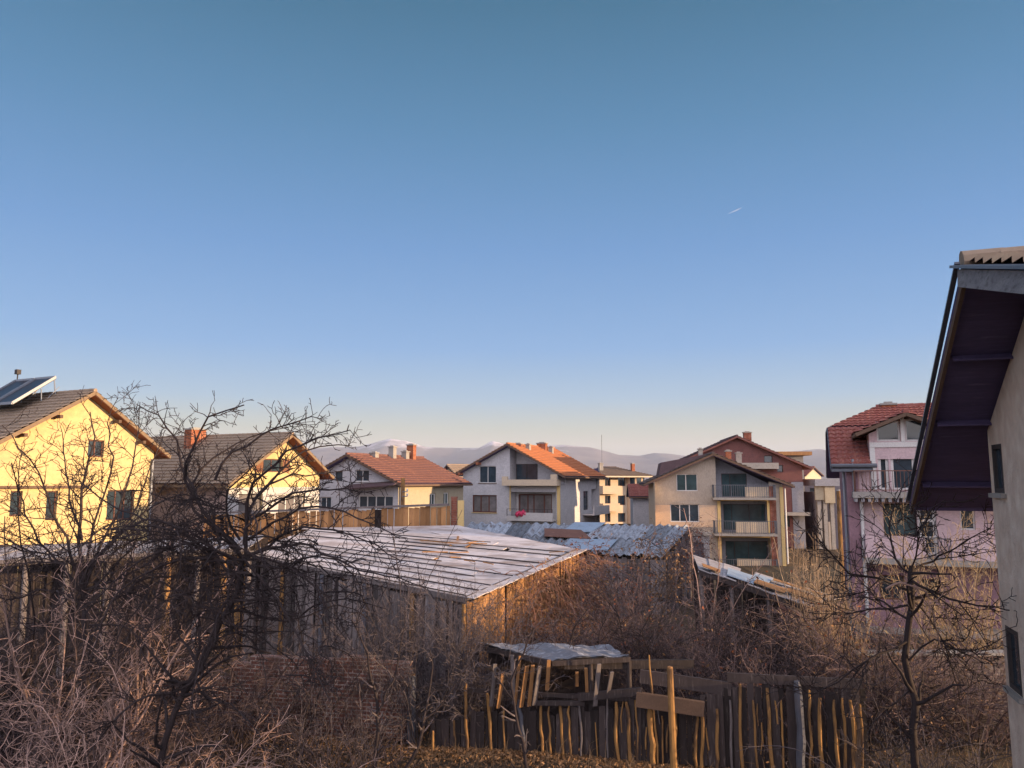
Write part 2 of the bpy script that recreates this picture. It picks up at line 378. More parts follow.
# ---------------------------------------------------------------- branches
def nrm(x, y, z):
    l = math.sqrt(x*x+y*y+z*z) or 1; return x/l, y/l, z/l
def grow(out, rg, p, d, L, r0, lvl, P):
    n = max(3, min(12, int(L/P['seg'][lvl])+1)); st = L/n; wig = P['wig'][lvl]; up = P['up'][lvl]
    x, y, z = p; dx, dy, dz = d; pts = [p]; dirs = [d]; kx, ky = rg.gauss(0, .3), rg.gauss(0, .3)
    for i in range(n):
        dx, dy, dz = nrm(dx+rg.gauss(0, wig)+kx*wig*.5, dy+rg.gauss(0, wig)+ky*wig*.5, dz+rg.gauss(0, wig*.8)+up*st)
        x += dx*st; y += dy*st; z += dz*st; pts.append((x, y, z)); dirs.append((dx, dy, dz))
    rt = max(r0*P.get('tip', .35), P['rmin']*.8)
    rad = [r0+(rt-r0)*i/n for i in range(n+1)]
    out[lvl].append((pts, rad))
    if lvl < P['max']: spawn(out, rg, pts, dirs, rad, L, lvl, P)
def spawn(out, rg, pts, dirs, rad, L, lvl, P):
    n = len(pts)-1; k = P['kids'][lvl]*L; k = int(k)+(rg.random() < k-int(k))
    for _ in range(k):
        t = P.get('t0', .12)+(1-P.get('t0', .12))*rg.random(); f = t*n; i = min(int(f), n-1); f -= i
        a, b = pts[i], pts[i+1]; q = (a[0]+(b[0]-a[0])*f, a[1]+(b[1]-a[1])*f, a[2]+(b[2]-a[2])*f)
        D = dirs[i]; ang = math.radians(rg.gauss(P['ang'][lvl], 14)); s, c = math.sin(ang), math.cos(ang)
        e = nrm(rg.gauss(0, 1), rg.gauss(0, 1), rg.gauss(0, 1)); w = e[0]*D[0]+e[1]*D[1]+e[2]*D[2]
        e = nrm(e[0]-w*D[0], e[1]-w*D[1], e[2]-w*D[2])
        nd = (D[0]*c+e[0]*s, D[1]*c+e[1]*s, D[2]*c+e[2]*s)
        L2 = P['len'][lvl]*(.35+.65*rg.random())*(1.05-.5*t)
        r2 = max(min(rad[i]*.62, P['rmax'][lvl]), P['rmin'])
        grow(out, rg, q, nd, L2, r2, lvl+1, P)
def tubes_mesh(name, polys, k, mat):
    by = {}
    for pts, rad in polys: by.setdefault(len(pts), []).append((pts, rad))
    Vs, Fs, off = [], [], 0
    for n, lst in by.items():
        P = np.array([a for a, _ in lst]); Rr = np.array([b for _, b in lst])
        T = np.empty_like(P); T[:, 1:-1] = P[:, 2:]-P[:, :-2]; T[:, 0] = P[:, 1]-P[:, 0]; T[:, -1] = P[:, -1]-P[:, -2]
        T /= np.linalg.norm(T, axis=2, keepdims=True)+1e-9
        ref = np.where((np.abs(T[:, :1, 2:3]) < .8), np.array([[[0, 0, 1.]]]), np.array([[[1., 0, 0]]]))
        U = np.cross(T, np.broadcast_to(ref, T.shape)); U /= np.linalg.norm(U, axis=2, keepdims=True)+1e-9
        Wv = np.cross(T, U); a = 2*np.pi*np.arange(k)/k
        ring = P[:, :, None]+Rr[:, :, None, None]*(U[:, :, None]*np.cos(a)[:, None]+Wv[:, :, None]*np.sin(a)[:, None])
        m = len(lst); Vs.append(ring.reshape(-1, 3))
        idx = off+np.arange(m*n*k).reshape(m, n, k); j2 = np.roll(idx, -1, axis=2)
        Fs.append(np.stack([idx[:, :-1], j2[:, :-1], j2[:, 1:], idx[:, 1:]], -1).reshape(-1, 4)); off += m*n*k
    me = np_mesh(name, np.concatenate(Vs), Fs, MAT[mat], smooth=k > 3, uv=False); return me
def catmull(P, step=.25):
    P = [Vector(p) for p in P]; Q = [P[0]*2-P[1]]+P+[P[-1]*2-P[-2]]; out = []
    for i in range(1, len(Q)-2):
        a, b, c, d = Q[i-1:i+3]; n = max(2, int((c-b).length/step))
        for j in range(n):
            t = j/n; out.append(.5*((2*b)+(c-a)*t+(2*a-5*b+4*c-d)*t*t+(-a+3*b-3*c+d)*t**3))
    out.append(P[-1]); return out
def guided(out, rg, pts, r0, r1, lvl, P, jit=.022):
    q = catmull(pts); n = len(q)
    q = [tuple(v+Vector((rg.gauss(0, jit), rg.gauss(0, jit), rg.gauss(0, jit)))) if 0 < i < n-1 else tuple(v) for i, v in enumerate(q)]
    dirs = [nrm(*(q[min(i+1, n-1)][a]-q[max(i-1, 0)][a] for a in range(3))) for i in range(n)]
    rad = [r0+(r1-r0)*i/(n-1) for i in range(n)]
    out[lvl].append((q, rad)); L = sum(math.dist(q[i], q[i+1]) for i in range(n-1))
    spawn(out, rg, q, dirs, rad, L, lvl, P)
def make_tree(name, label, cat, base, out, mats=('bark_dark', 'bark_dark'), group=None, split=1, names=('trunk', 'crown')):
    root = thing(name, label, cat, base, 0, group); b = base
    loc = lambda lst: [([(x-b[0], y-b[1], z-b[2]) for x, y, z in p], r) for p, r in lst]
    t = sum((out[i] for i in range(split)), []); c = sum((out[i] for i in range(split, len(out))), [])
    if t: link(names[0], tubes_mesh(names[0], loc(t), 7, mats[0]), root)
    if c: link(names[1], tubes_mesh(names[1], loc(c), 3, mats[1]), root)
    return root
# ================================================================= camera, light, air
SUN_AZ, SUN_EL = math.atan2(.972, -.235), R(6.5)
def setup():
    cd = bpy.data.cameras.new('camera'); co = bpy.data.objects.new('camera', cd); COL.objects.link(co); sc.camera = co
    cd.sensor_width = 36; cd.lens = FPX/1024*36; cd.clip_start = .1; cd.clip_end = 60000
    co.location = CAM; co.rotation_euler = (R(90)+PITCH, 0, 0)
    w = bpy.data.worlds.new('World'); sc.world = w; w.use_nodes = True; nt = w.node_tree; bg = nt.nodes['Background']
    s = nn(nt, 'ShaderNodeTexSky', sky_type='NISHITA', sun_disc=False)
    s.sun_elevation = SUN_EL; s.sun_rotation = SUN_AZ; s.altitude = 600; s.air_density = 1.0; s.dust_density = 1.6; s.ozone_density = 1.6
    # dusk blue: the sky texture, deepened, blended with the clear-air gradient by height above the horizon
    g = nn(nt, 'ShaderNodeVectorMath', operation='SCALE'); g.inputs['Scale'].default_value = .26; nt.links.new(s.outputs[0], g.inputs[0])
    gm = nn(nt, 'ShaderNodeGamma'); gm.inputs[1].default_value = 1.6; nt.links.new(g.outputs[0], gm.inputs[0])
    mn = nn(nt, 'ShaderNodeVectorMath', operation='MINIMUM'); mn.inputs[1].default_value = (1.6, 1.2, .9); nt.links.new(gm.outputs[0], mn.inputs[0])
    tc = nn(nt, 'ShaderNodeTexCoord'); sx = nn(nt, 'ShaderNodeSeparateXYZ'); nt.links.new(tc.outputs['Generated'], sx.inputs[0])
    cr = nn(nt, 'ShaderNodeValToRGB'); nt.links.new(sx.outputs[2], cr.inputs[0]); e = cr.color_ramp.elements
    stops = [(0, (200, 190, 186)), (.045, (204, 196, 176)), (.066, (190, 196, 184)), (.103, (160, 190, 216)), (.167, (128, 174, 224)), (.29, (104, 155, 210)), (.427, (80, 136, 180)), (.548, (58, 115, 150)), (1, (58, 92, 132))]
    lin = lambda c: tuple(((x/255+.055)/1.055)**2.4 for x in c)
    while len(e) < len(stops): e.new(.5)
    for q, (t, c) in zip(e, stops): q.position = t; q.color = (*lin(c), 1)
    mx = mixc(nt, .95, mn.outputs[0], cr.outputs[0])
    # added glow behind the camera, lifting the fill on surfaces that face it
    dp = nn(nt, 'ShaderNodeVectorMath', operation='DOT_PRODUCT'); dp.inputs[1].default_value = (.12, -.97, .22); nt.links.new(tc.outputs['Generated'], dp.inputs[0])
    cl = nn(nt, 'ShaderNodeMapRange'); cl.inputs[1].default_value = 0; cl.inputs[2].default_value = 1; nt.links.new(dp.outputs['Value'], cl.inputs[0])
    mx = mixc(nt, cl.outputs[0], mx, mixc(nt, 1.0, mx, (2.1, 1.85, 1.95), 'ADD'))
    sc2 = nn(nt, 'ShaderNodeVectorMath', operation='SCALE'); sc2.inputs['Scale'].default_value = 1/(2**EXPO*SKY); nt.links.new(mx, sc2.inputs[0])
    nt.links.new(sc2.outputs[0], bg.inputs[0]); bg.inputs[1].default_value = SKY
    ld = bpy.data.lights.new('sun', 'SUN'); lo = bpy.data.objects.new('sun', ld); COL.objects.link(lo)
    ld.energy = SUNW; ld.angle = R(.55); ld.color = (1, .68, .38)
    v = Vector((math.sin(SUN_AZ)*math.cos(SUN_EL), math.cos(SUN_AZ)*math.cos(SUN_EL), math.sin(SUN_EL)))
    lo.rotation_euler = v.to_track_quat('Z', 'Y').to_euler(); lo.location = (20, -5, 20)
    vs = sc.view_settings; vs.view_transform = 'Standard'; vs.look = 'None'; vs.gamma = 1; vs.use_curve_mapping = False; vs.exposure = EXPO
    c = sc.cycles; c.max_bounces = 6; c.diffuse_bounces = 3; c.glossy_bounces = 3; c.volume_bounces = 1; c.transparent_max_bounces = 6
    c.use_denoising = True; c.caustics_reflective = False; c.caustics_refractive = False; c.sample_clamp_indirect = 4
SKY, SUNW, EXPO = .15, 5.0, 1.2
setup()

# ================================================================= the setting
def ground():
    def axis(lo, hi, fine0, fine1, st):
        a = list(np.arange(fine0, fine1, st)); x = fine1; d = st
        while x < hi: a.append(x); d *= 1.5; x += d
        a.append(hi); x = fine0; d = st; b = []
        while x > lo: d *= 1.5; x -= d; b.append(max(x, lo))
        return np.array(b[::-1]+a)
    xs, ys = axis(-12000, 12000, -24, 24, .4), axis(-2500, 11500, 6, 46, .4)
    X, Y = np.meshgrid(xs, ys); rs = np.random.RandomState(5)
    Z = .10*np.sin(X*.31+1)*np.cos(Y*.23)+.05*np.sin(X*.9+Y*.7)
    far = np.clip((np.hypot(X, Y)-60)/200, 0, 1); Z = Z*(1-far)-far*.5
    Z += rs.normal(0, .018, Z.shape)*(1-far)
    mb = MB(); mb.grid(np.stack([X, Y, Z], -1))
    m, nt, b = base_mat('soil_and_litter', .95, .1); v = coords(nt, 'Object')
    c = mixc(nt, noise(nt, v, .5), (.085, .055, .042), (.05, .036, .032))
    c = mixc(nt, noise(nt, v, 7, 8, .7, .5, .7), c, (.20, .115, .06))
    c = mixc(nt, noise(nt, v, 2.2, 8, .7, .56, .7), c, (.11, .10, .05))
    c = mixc(nt, noise(nt, v, .02, 3), c, mixc(nt, .6, c, (.12, .11, .07)))
    nt.links.new(c, b.inputs['Base Color']); bump(nt, b, noise(nt, v, 9, 10, .75, 0, 1), .9, .08)
    mb.build('ground', m, None, kind='structure')
ground()

def mountains():
    prof = [(-900, 468), (-300, 462), (0, 455), (150, 452), (300, 450), (330, 447), (358, 447), (375, 443), (390, 439), (405, 441), (425, 447), (455, 448), (478, 448), (492, 441), (504, 444), (530, 447), (565, 445), (590, 447), (620, 455), (640, 456), (655, 453), (668, 454), (690, 457), (760, 454), (800, 451), (822, 449), (850, 456), (1000, 460), (1500, 466), (2400, 470)]
    px = np.array([p[0] for p in prof], float); py = np.array([p[1] for p in prof], float)
    nx, ny = 700, 60; Y0, Y1, Yr = 5200., 9500., 7600.
    t = np.tan(np.linspace(-1.15, 1.15, nx)); X = t*Yr
    sx = 512+FPX*t/CP; h = 96*0+((480-np.interp(sx, px, py))/FPX)*Yr*1.0
    rs = np.random.RandomState(3)
    def fbm(u, v, octs=6):
        s = np.zeros_like(u)
        for o in range(octs):
            f = 2**o; a, b, c, d = rs.uniform(0, 6.28, 4)
            s += (np.sin(u*f*1.1+a+1.7*np.sin(v*f*.7+b))*np.cos(v*f*.9+c+1.3*np.sin(u*f*.8+d)))/f**.9
        return s
    V = np.zeros((ny, nx, 3)); ys = np.linspace(Y0, Y1, ny)
    XX, YY = np.meshgrid(X, ys); k = np.clip(1-np.abs(YY-Yr)/np.where(YY < Yr, Yr-Y0, Y1-Yr), 0, 1)
    n = fbm(XX/900, YY/900); n2 = fbm(XX/260, YY/260, 4)
    ridge = k**1.15
    Z = h[None, :]*ridge+ (n*34+n2*12)*np.sin(np.pi*np.clip(k, 0, 1))*1.0+n2*3.5*k - 4*(1-k)
    V[..., 0], V[..., 1], V[..., 2] = XX, YY, Z+CAMZ*k
    mb = MB(); mb.grid(V)
    m, nt, b = base_mat('mountain_slopes', .95, .1)
    g = nn(nt, 'ShaderNodeNewGeometry'); sp = nn(nt, 'ShaderNodeSeparateXYZ'); nt.links.new(g.outputs['Position'], sp.inputs[0])
    v = coords(nt, 'Object')
    base = mixc(nt, noise(nt, v, .004, 8, .65), (.13, .105, .115), (.20, .165, .16))
    ad = nn(nt, 'ShaderNodeMath', operation='MULTIPLY_ADD'); nt.links.new(noise(nt, v, .0035, 8, .7, .2, .8), ad.inputs[0]); ad.inputs[1].default_value = 190; nt.links.new(sp.outputs[2], ad.inputs[2])
    mr = nn(nt, 'ShaderNodeMapRange'); mr.inputs[1].default_value = 402; mr.inputs[2].default_value = 470; nt.links.new(ad.outputs[0], mr.inputs[0])
    nt.links.new(mixc(nt, mr.outputs[0], base, (.62, .55, .57)), b.inputs['Base Color'])
    mb.build('mountains', m, None, smooth=True, kind='structure')
mountains()

def haze():
    mb = MB(); mb.box(-12500, 12500, -2800, 11900, -4, 520)
    m = bpy.data.materials.new('haze'); m.use_nodes = True; nt = m.node_tree; nt.nodes.clear()
    o = nn(nt, 'ShaderNodeOutputMaterial'); p = nn(nt, 'ShaderNodeVolumePrincipled')
    p.inputs['Color'].default_value = (.68, .77, .95, 1); p.inputs['Density'].default_value = 6.5e-5; p.inputs['Anisotropy'].default_value = .0
    nt.links.new(p.outputs[0], o.inputs['Volume']); m.cycles.homogeneous_volume = True if hasattr(m.cycles, 'homogeneous_volume') else None
    mb.build('haze', m, None, kind='stuff')
HAZE = True
if HAZE: haze()

def contrail():
    a, b = W(728, 214, 9000), W(742, 207.5, 9000); mb = MB(); n = 14; rg = random.Random(2)
    o = thing('contrail', 'short white vapour trail alone high in the clear sky', 'contrail', a)
    mb.tube([(b-a)*(i/n)+Vector((0, 0, rg.gauss(0, 2))) for i in range(n+1)], [.5+2.1*math.sin(math.pi*i/n)*rg.uniform(.7, 1.2) for i in range(n+1)], 8)
    mb.build('vapour', 'snow', o)
contrail()

# ================================================================= houses
def walls(root, F, wl, wr, L, zel, zer, zr, holes, side_holes=(), mat='white', sidemat=None, left_holes=()):
    a = MB(); wall(a, F, gable_poly(wl, wr, zel, zer, zr), holes)
    a.build('front_wall', mat, root)
    b = MB()
    wall(b, Plane(root, (wr, 0, 0), (0, 1, 0)), [(0, 0), (L, 0), (L, zer), (0, zer)], side_holes)
    wall(b, Plane(root, (-wl, L, 0), (0, -1, 0)), [(0, 0), (L, 0), (L, zel), (0, zel)], left_holes)
    wall(b, Plane(root, (0, L, 0), (-1, 0, 0)), gable_poly(wr, wl, zer, zel, zr))
    b.build('side_wall', sidemat or mat, root)
H = lambda r, d=.14, c=False: (*r, d, c)

# --- 1 yellow house with solar heater
r, F, S, Lf, Bk, zr = house('gabled_house', 'yellow gabled house with solar collectors on its brown tiled roof', 'house', (95, 390), 38, 63.4, 4.6, 4.05, 12, 0, 0)
wl, wr, L = 4.7, 4.0, 12; zel, zer = zr-.60*wl, zr-.66*wr
w1 = F.rect(88, 440, 104, 457); w2 = F.rect(46, 491, 57, 520); w3 = F.rect(107, 490, 134, 520); w4 = F.rect(10, 491, 22, 516)
walls(r, F, wl, wr, L, zel, zer, zr, [H(w1), H(w2), H(w3), H(w4)], mat='yellow')
for w, c in ((w1, 2), (w2, 1), (w3, 3), (w4, 1)): window(r, F, w, cols=c, fm='frame_brown', sill='trim_sun_yellow')
m = MB(); v = F.hit(40, 487)[1]; F.box(m, -wl-.05, .2, v-.06, v+.06, .003, .22); m.build('ledge', 'fascia', r)
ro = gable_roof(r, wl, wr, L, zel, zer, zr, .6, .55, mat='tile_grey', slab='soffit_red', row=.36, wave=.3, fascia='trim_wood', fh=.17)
m = MB()
for x in (-3.2, -1.6, 1.5, 3.0):
    z = zr-(.6 if x < 0 else .66)*abs(x)-.13; m.box(x-.08, x+.08, -.5, -.003, z-.16, z)
m.build('purlin_end', 'fascia', ro)
m = MB(); m.tube([F.at(wr-.12, .1, .1), F.at(wr-.12, zer-.4, .1)], .06, 8); m.build('downpipe', 'metal_grey', r)
# solar collectors: a thing on the roof
def solar():
    rp = Plane(r, (-1.3, 0, 0), (0, 1, 0)); y0 = 5.2
    o = thing('solar_collector', 'pair of tilted dark solar collectors on a steel stand above the yellow house roof', 'solar collector', inv_trans(r)@Vector((-1.1, 2.2, zr-.32)), R(63.4))
    for i in range(2):
        ya = .1+i*1.75; m = MB()
        A = Vector((-1.2, ya, -.15)); B = Vector((.85, ya, 1.35)); dy = Vector((0, 1.6, 0))
        m.plate([A, B, B+dy, A+dy], .09); p = m.build('collector_panel', 'solar', o)
        f = MB()
        for a, b in ((A, B), (B, B+dy), (B+dy, A+dy), (A+dy, A)): f.beam(a+Vector((0, 0, .01)), b+Vector((0, 0, .01)), .07, .13)
        f.build('panel_frame', 'metal_grey', p)
    m = MB()
    for y in (.15, 1.8, 3.5):
        m.tube([(.82, y, 1.3), (1.1, y, -.6)], .03, 6); m.tube([(.2, y, .7), (.3, y, -.6)], .03, 6); m.tube([(1.12, y, .9), (.25, y, -.1)], .02, 6)
    m.tube([(1.2, .15, .1), (1.2, 3.5, .9)], .02, 6); m.build('stand', 'metal_grey', o)
    m = MB(); m.tube([(.85, 3.3, 1.2), (.85, 3.3, 1.7)], .03, 6); m.box(.74, .96, 3.19, 3.41, 1.7, 1.95); m.build('expansion_tank', 'frame_dark', o)
solar()

# --- 2 second yellow house, brown roof, brick chimney
r, F, S, Lf, Bk, zr = house('gabled_house', 'yellow and white house with a brick chimney on its brown roof', 'house', (290, 433), 49, 63.4, 4.6, 3.9, 12, 0, 0)
wl, wr, L = 4.5, 3.5, 12.5; zel, zer = zr-.62*wl, zr-.66*wr
w1 = F.rect(263, 459, 282, 472); w2 = F.rect(238, 494, 262, 522); w3 = F.rect(278, 494, 304, 516)
walls(r, F, wl, wr, L, zel, zer, zr, [H(w1), H(w2), H(w3)], mat='yellow', sidemat='rose_wall')
window(r, F, w1, cols=2, fm='frame_brown'); window(r, F, w2, cols=2, fm='frame_dark', gm='glass_warm'); window(r, F, w3, cols=3, gm='glass_warm')
m = MB()
F.box(m, w1[0]-.62, w1[0]-.03, w1[2]-.02, w1[3]+.02, .005, .05); F.box(m, w1[1]+.03, w1[1]+.62, w1[2]-.02, w1[3]+.02, .005, .05); m.build('shutter', 'shutter', r)
m = MB(); v = F.hit(270, 489)[1]
wall(m, Plane(r, (0, -.03, 0), (1, 0, 0)), [(-wl, 0), (wr, 0), (wr, v), (-wl, v)], [H(w2, .03), H(w3, .03)]); F.box(m, -wl-.04, wr+.04, v, v+.1, .004, .07); m.build('white_lower_wall', 'white', r)
ro = gable_roof(r, wl, wr, L, zel, zer, zr, .6, .75, mat='tile_grey', slab='soffit_red', row=.36, wave=.3, fascia='trim_wood', fh=.17)
m = MB()
for i in range(3):
    x = 1.0+i*1.15; z = zr-.66*x-.02; m.beam((x, -.72, z), (x, -.003, z), .12, .14)
m.build('purlin_end', 'fascia', ro)
chimney(ro, -.9, 6.9, zr-1.0, zr+.6, 1.2, .65)
m = MB(); z = zr-.62*1.5+.3; m.plate([(-1.2, 10.6, z+.16), (-1.2, 11.5, z+.16), (-1.8, 11.5, z-.2), (-1.8, 10.6, z-.2)], .05); m.build('skylight', 'glass', ro)

# --- 3 grey house with shadow-darkened tile roof
r, F, S, Lf, Bk, zr = house('gabled_house', 'grey house behind the plank wall, three stubby chimneys on its ridge', 'house', (347, 453.4), 62, -25, 4.6, 4.6, 10.5, 0, 0)
wl, wr, L = 4.7, 4.6, 10.5; zel = zer = zr-.46*wr; zel = zr-.46*wl
w1 = F.rect(335, 471.5, 342.5, 481); w2 = F.rect(355, 470, 369, 481.5); w3 = F.rect(358, 495.5, 393, 510); w4 = F.rect(320, 497, 331, 510)
s1 = S.rect(429.5, 493.5, 435.8, 506); s2 = S.rect(443.5, 492.6, 449, 505)
walls(r, F, wl, wr, L, zel, zer, zr, [H(w1), H(w2), H(w3), H(w4)], [H(s1), H(s2)], mat='bluewhite', sidemat='beige')
window(r, F, w1, cols=1, fm='frame_dark'); window(r, F, w2, cols=2, sill='white'); window(r, F, w3, cols=4, fw=.09); window(r, F, w4, cols=2)
window(r, S, s1, cols=2, gm='glass_teal', fw=.09); window(r, S, s2, cols=2, gm='glass_teal', fw=.09)
ro = gable_roof(r, wl, wr, L, zel, zer, zr, .6, .6, mat='tile_shaded', slab='soffit', row=.36, wave=.3)
a, b = F.hit(349, 494), F.hit(401, 488); m = MB()
m.plate([(a[0], -.02, a[1]+.75), (b[0], -.02, b[1]+.6), (b[0], -1.1, b[1]+.25), (a[0], -1.1, a[1]+.4)], .08); m.build('canopy_roof', 'tile_plum', r)
RP = Plane(r, (0, 0, 0), (0, 1, 0))
for px, ph in ((371, .35), (389, .95), (402, .6), (408, 1.25)):
    y = RP.hit(px, 458)[0]; chimney(ro, .35, y, zr-.5, zr+ph, .5 if ph < 1 else .7, .5, 'concrete' if px != 408 else 'chimney_brick')
m = MB(); m.tube([S.at(.15, 2.6, .1), S.at(.15, zer, .1)], .06, 8); m.build('downpipe', 'metal_grey', r)

# --- small olive roofed house between
r, F, S, Lf, Bk, zr = house('gabled_house', 'small far house showing only its olive brown roof between two white ones', 'house', (446, 464.5), 98, -60, 4, 4, 9, 0, 0)
zel = zer = zr-2.2
walls(r, F, 4.5, 4.5, 9, zel, zer, zr, [], mat='beige'); gable_roof(r, 4.5, 4.5, 9, zel, zer, zr, .5, .4, mat='tile_grey', wave=.4, row=.5)
wq = S.rect(452, 492, 456, 497)
window(r, S, (2, 3.2, 3.2, 4.4), d=-.06)

# --- 4 blue-white house, orange roof
r, F, S, Lf, Bk, zr = house('gabled_house', 'pale house with sunlit orange tiled roof and recessed attic balcony', 'house', (507.7, 443.2), 75, -24, 5.1, 5, 12, 0, 0)
wl, wr, L = 5.1, 5.2, 11.5; zel, zer = zr-.50*wl, zr-.53*wr
vb = F.hit(535, 484)[1]
w1 = F.rect(479, 466, 496, 483); w2 = F.rect(472.5, 495, 496.6, 512.5); low = F.rect(511, 492, 556, 519)
s1 = S.rect(583.5, 491, 588.5, 510); s2 = S.rect(591.5, 489, 598, 509)
m = MB()
wall(m, F, [(-wl, 0), (0, 0), (0, zr), (-wl, zel)], [H(w1), H(w2)])
wall(m, F, [(0, 0), (wr, 0), (wr, vb), (0, vb)], [(max(low[0], .12), low[1], low[2], low[3], 1.3, False)])
wall(m, Plane(r, (0, 1.6, 0), (1, 0, 0)), [(0, vb), (wr, vb), (wr, zer), (0, zr)], [])
wall(m, Plane(r, (0, 0, 0), (0, 1, 0)), [(0, vb), (1.6, vb), (1.6, zr), (0, zr)])
m.poly([(0, 0, vb), (wr, 0, vb), (wr, 1.6, vb), (0, 1.6, vb)])
m.build('front_wall', 'bluewhite', r)
m = MB()
wall(m, S, [(0, 0), (L, 0), (L, zer), (0, zer)], [H(s1), H(s2, .9, True)])
wall(m, Lf, [(0, 0), (L, 0), (L, zel), (0, zel)]); wall(m, Bk, gable_poly(wr, wl, zer, zel, zr)); m.build('side_wall', 'bluewhite', r)
window(r, F, w1, cols=2, fm='frame_white', sill='fascia'); window(r, F, w2, cols=3, fm='frame_brown', gm='glass_warm', fw=.11, sill='trim_sun_yellow')
window(r, S, s1, cols=1, fm='frame_dark')
B16 = Plane(r, (0, 1.6, 0), (1, 0, 0)); B13 = Plane(r, (0, 1.3, 0), (1, 0, 0))
window(r, B16, B16.rect(516.5, 464, 537.5, 483), d=-.07, cols=2, fm='frame_dark')
m = MB(); wall(m, B13, [(low[0]-.2, low[2]-.1), (low[1]+.2, low[2]-.1), (low[1]+.2, low[3]+.1), (low[0]-.2, low[3]+.1)], [H(B13.rect(518.5, 494, 552, 518))]); m.build('recess_wall', 'white', r)
window(r, B13, B13.rect(518.5, 494, 552, 518), cols=4, splits=(.27, .45, .76), fm='frame_brown', gm='glass_warm', fw=.13)
m = MB()
F.box(m, -.35, wr+.05, vb-.15, vb+.003, .004, 1.1); F.box(m, -.35, wr+.05, vb+.006, vb+.42, .98, 1.1); F.box(m, -.35, .25, vb+.42, vb+.72, .9, 1.1); F.box(m, wr-.55, wr+.05, vb+.42, vb+.9, .9, 1.1)
F.box(m, -.35, -.25, vb+.006, vb+.42, .01, .97); F.box(m, wr-.05, wr+.05, vb+.006, vb+.42, .01, .97)
m.build('balcony', 'cream', r)
m = MB(); F.box(m, low[0], low[1]+.05, low[2]-.15, low[2], .004, 1.0); F.box(m, low[0]+1.7, low[1]+.05, low[2]+.003, low[2]+.62, .86, 1.0); F.box(m, low[0], low[0]+1.7, low[2]+.003, low[2]+.3, .86, 1.0)
m.build('lower_balcony', 'white', r)
railing(r, F, low[0], low[1], low[2]+.3, low[2]+.95, .93, .5, 'frame_dark', False)
m = MB(); F.box(m, wr-.3, wr+.01, 0, vb-.155, .012, .13); F.box(m, .0, .12, vb-2.6, vb-.155, .012, .1); m.build('painted_sun_strip', 'trim_sun_yellow', r)  # yellow strips put the sunlight on the recess edges into colour
m = MB(); S.box(m, s1[0]-.2, s2[1]+.3, s1[2]-.5, s1[2]-.36, .004, 1.2); S.box(m, s1[0]-.2, s2[1]+.3, s1[2]-.355, s1[2]+.4, 1.08, 1.2); m.build('side_balcony', 'bluewhite', r)
ro = gable_roof(r, wl, wr, L, zel, zer, zr, .75, .7, mat='tile_orange', slab='soffit', row=.36, wave=.28, amp=.04)
RP = Plane(r, (0, 0, 0), (0, 1, 0))
y = RP.hit(514.5, 444)[0]; chimney(ro, .2, max(y, 1.6), zr-.5, zr+.22, .8, .5); chimney(ro, .9, max(y, 1.6)+.9, zr-.9, zr+.2, .4, .4, 'concrete')
y = RP.hit(545, 448)[0]; chimney(ro, .35, 7.6, zr-.6, zr+.55, 1.0, .6); chimney(ro, 1.2, 8.0, zr-1, zr+.15, .45, .4, 'concrete')
m = MB()
for x in (-3.2, -5.2): m.box(x-.12, x+.12, -.75, -.003, zr+.5*x-.2, zr+.5*x+.05)
m.build('purlin_end', 'chimney_brick', ro)
hr, F4, low4 = r, F, low
def laundry():
    P = Plane(hr, (0, 0, 0), (1, 0, 0)); u, v = P.hit(525, 512); rg = random.Random(4)
    p = inv_trans(hr)@P.at(u, v-.35, .93)
    o = thing('laundry', 'bright pink laundry bundled over the low balcony rail of the pale house', 'laundry', p)
    m = MB()
    for i in range(5):
        cx, cz = (i-2)*.2, rg.uniform(-.1, .28)
        rr = []
        for a in range(7):
            t = a/6; rr.append([(cx+(.17+.05*rg.random())*math.cos(b/8*6.283)*math.sin(math.pi*min(max(t, .08), .94)), -.1+.14*math.sin(b/8*6.283)*math.sin(math.pi*min(max(t, .08), .94))*1.3, cz+.5*t-.12*rg.random()) for b in range(9)])
        m.grid(np.array(rr))
    m.build('cloth', 'cloth_pink', o, smooth=True)
laundry()

# --- 5 beige three storey house
r, F, S, Lf, Bk, zr = house('gabled_house', 'beige three storey house with stacked balconies and large dark windows', 'house', (713, 452.6), 60, -8, 4.6, 5.1, 11, 0, 0)
wl, wr, L = 4.6, 5.15, 14; zel, zer = zr-.44*wl, zr-.42*wr  # unseen rear lengthened so its shadow covers the pale house's side wall
w1 = F.rect(676.5, 474, 697.5, 491); w2 = F.rect(670.3, 504, 699.3, 522)
lx0, lx1 = F.hit(716.5, 500)[0], F.hit(769.2, 500)[0]
v = lambda y: F.hit(742, y)[1]
l1 = (lx0, lx1, v(497.4), zer+.1); l2 = (lx0+.3, lx1, v(533), v(501)); l3 = (lx0+.2, lx1, v(571), v(537.5)); l4 = (F.hit(684, 545)[0], F.hit(702, 545)[0], v(556), v(540))
m = MB()
wall(m, F, [(-wl, 0), (lx0, 0), (lx0, zr), (0, zr), (-wl, zel)] if lx0 > 0 else [(-wl, 0), (lx0, 0), (lx0, zr+.44*lx0), (-wl, zel)], [H(w1), H(w2), (*l4, .6, True)])
wall(m, F, [(lx0, 0), (wr, 0), (wr, l1[2]), (lx0, l1[2])], [(*l2, 1.2, False), (*l3, 1.2, False)])
wall(m, F, [(lx1, l1[2]), (wr, l1[2]), (wr, zer), (lx1, zer+.2)])
m.build('front_wall', 'beige_grey', r)
m = MB()
bk = Plane(r, (0, 1.2, 0), (1, 0, 0)); d1 = bk.rect(721.5, 473.5, 747, 497); d2 = bk.rect(723.5, 504, 765.5, 530); d3 = bk.rect(725.8, 541, 768, 568)
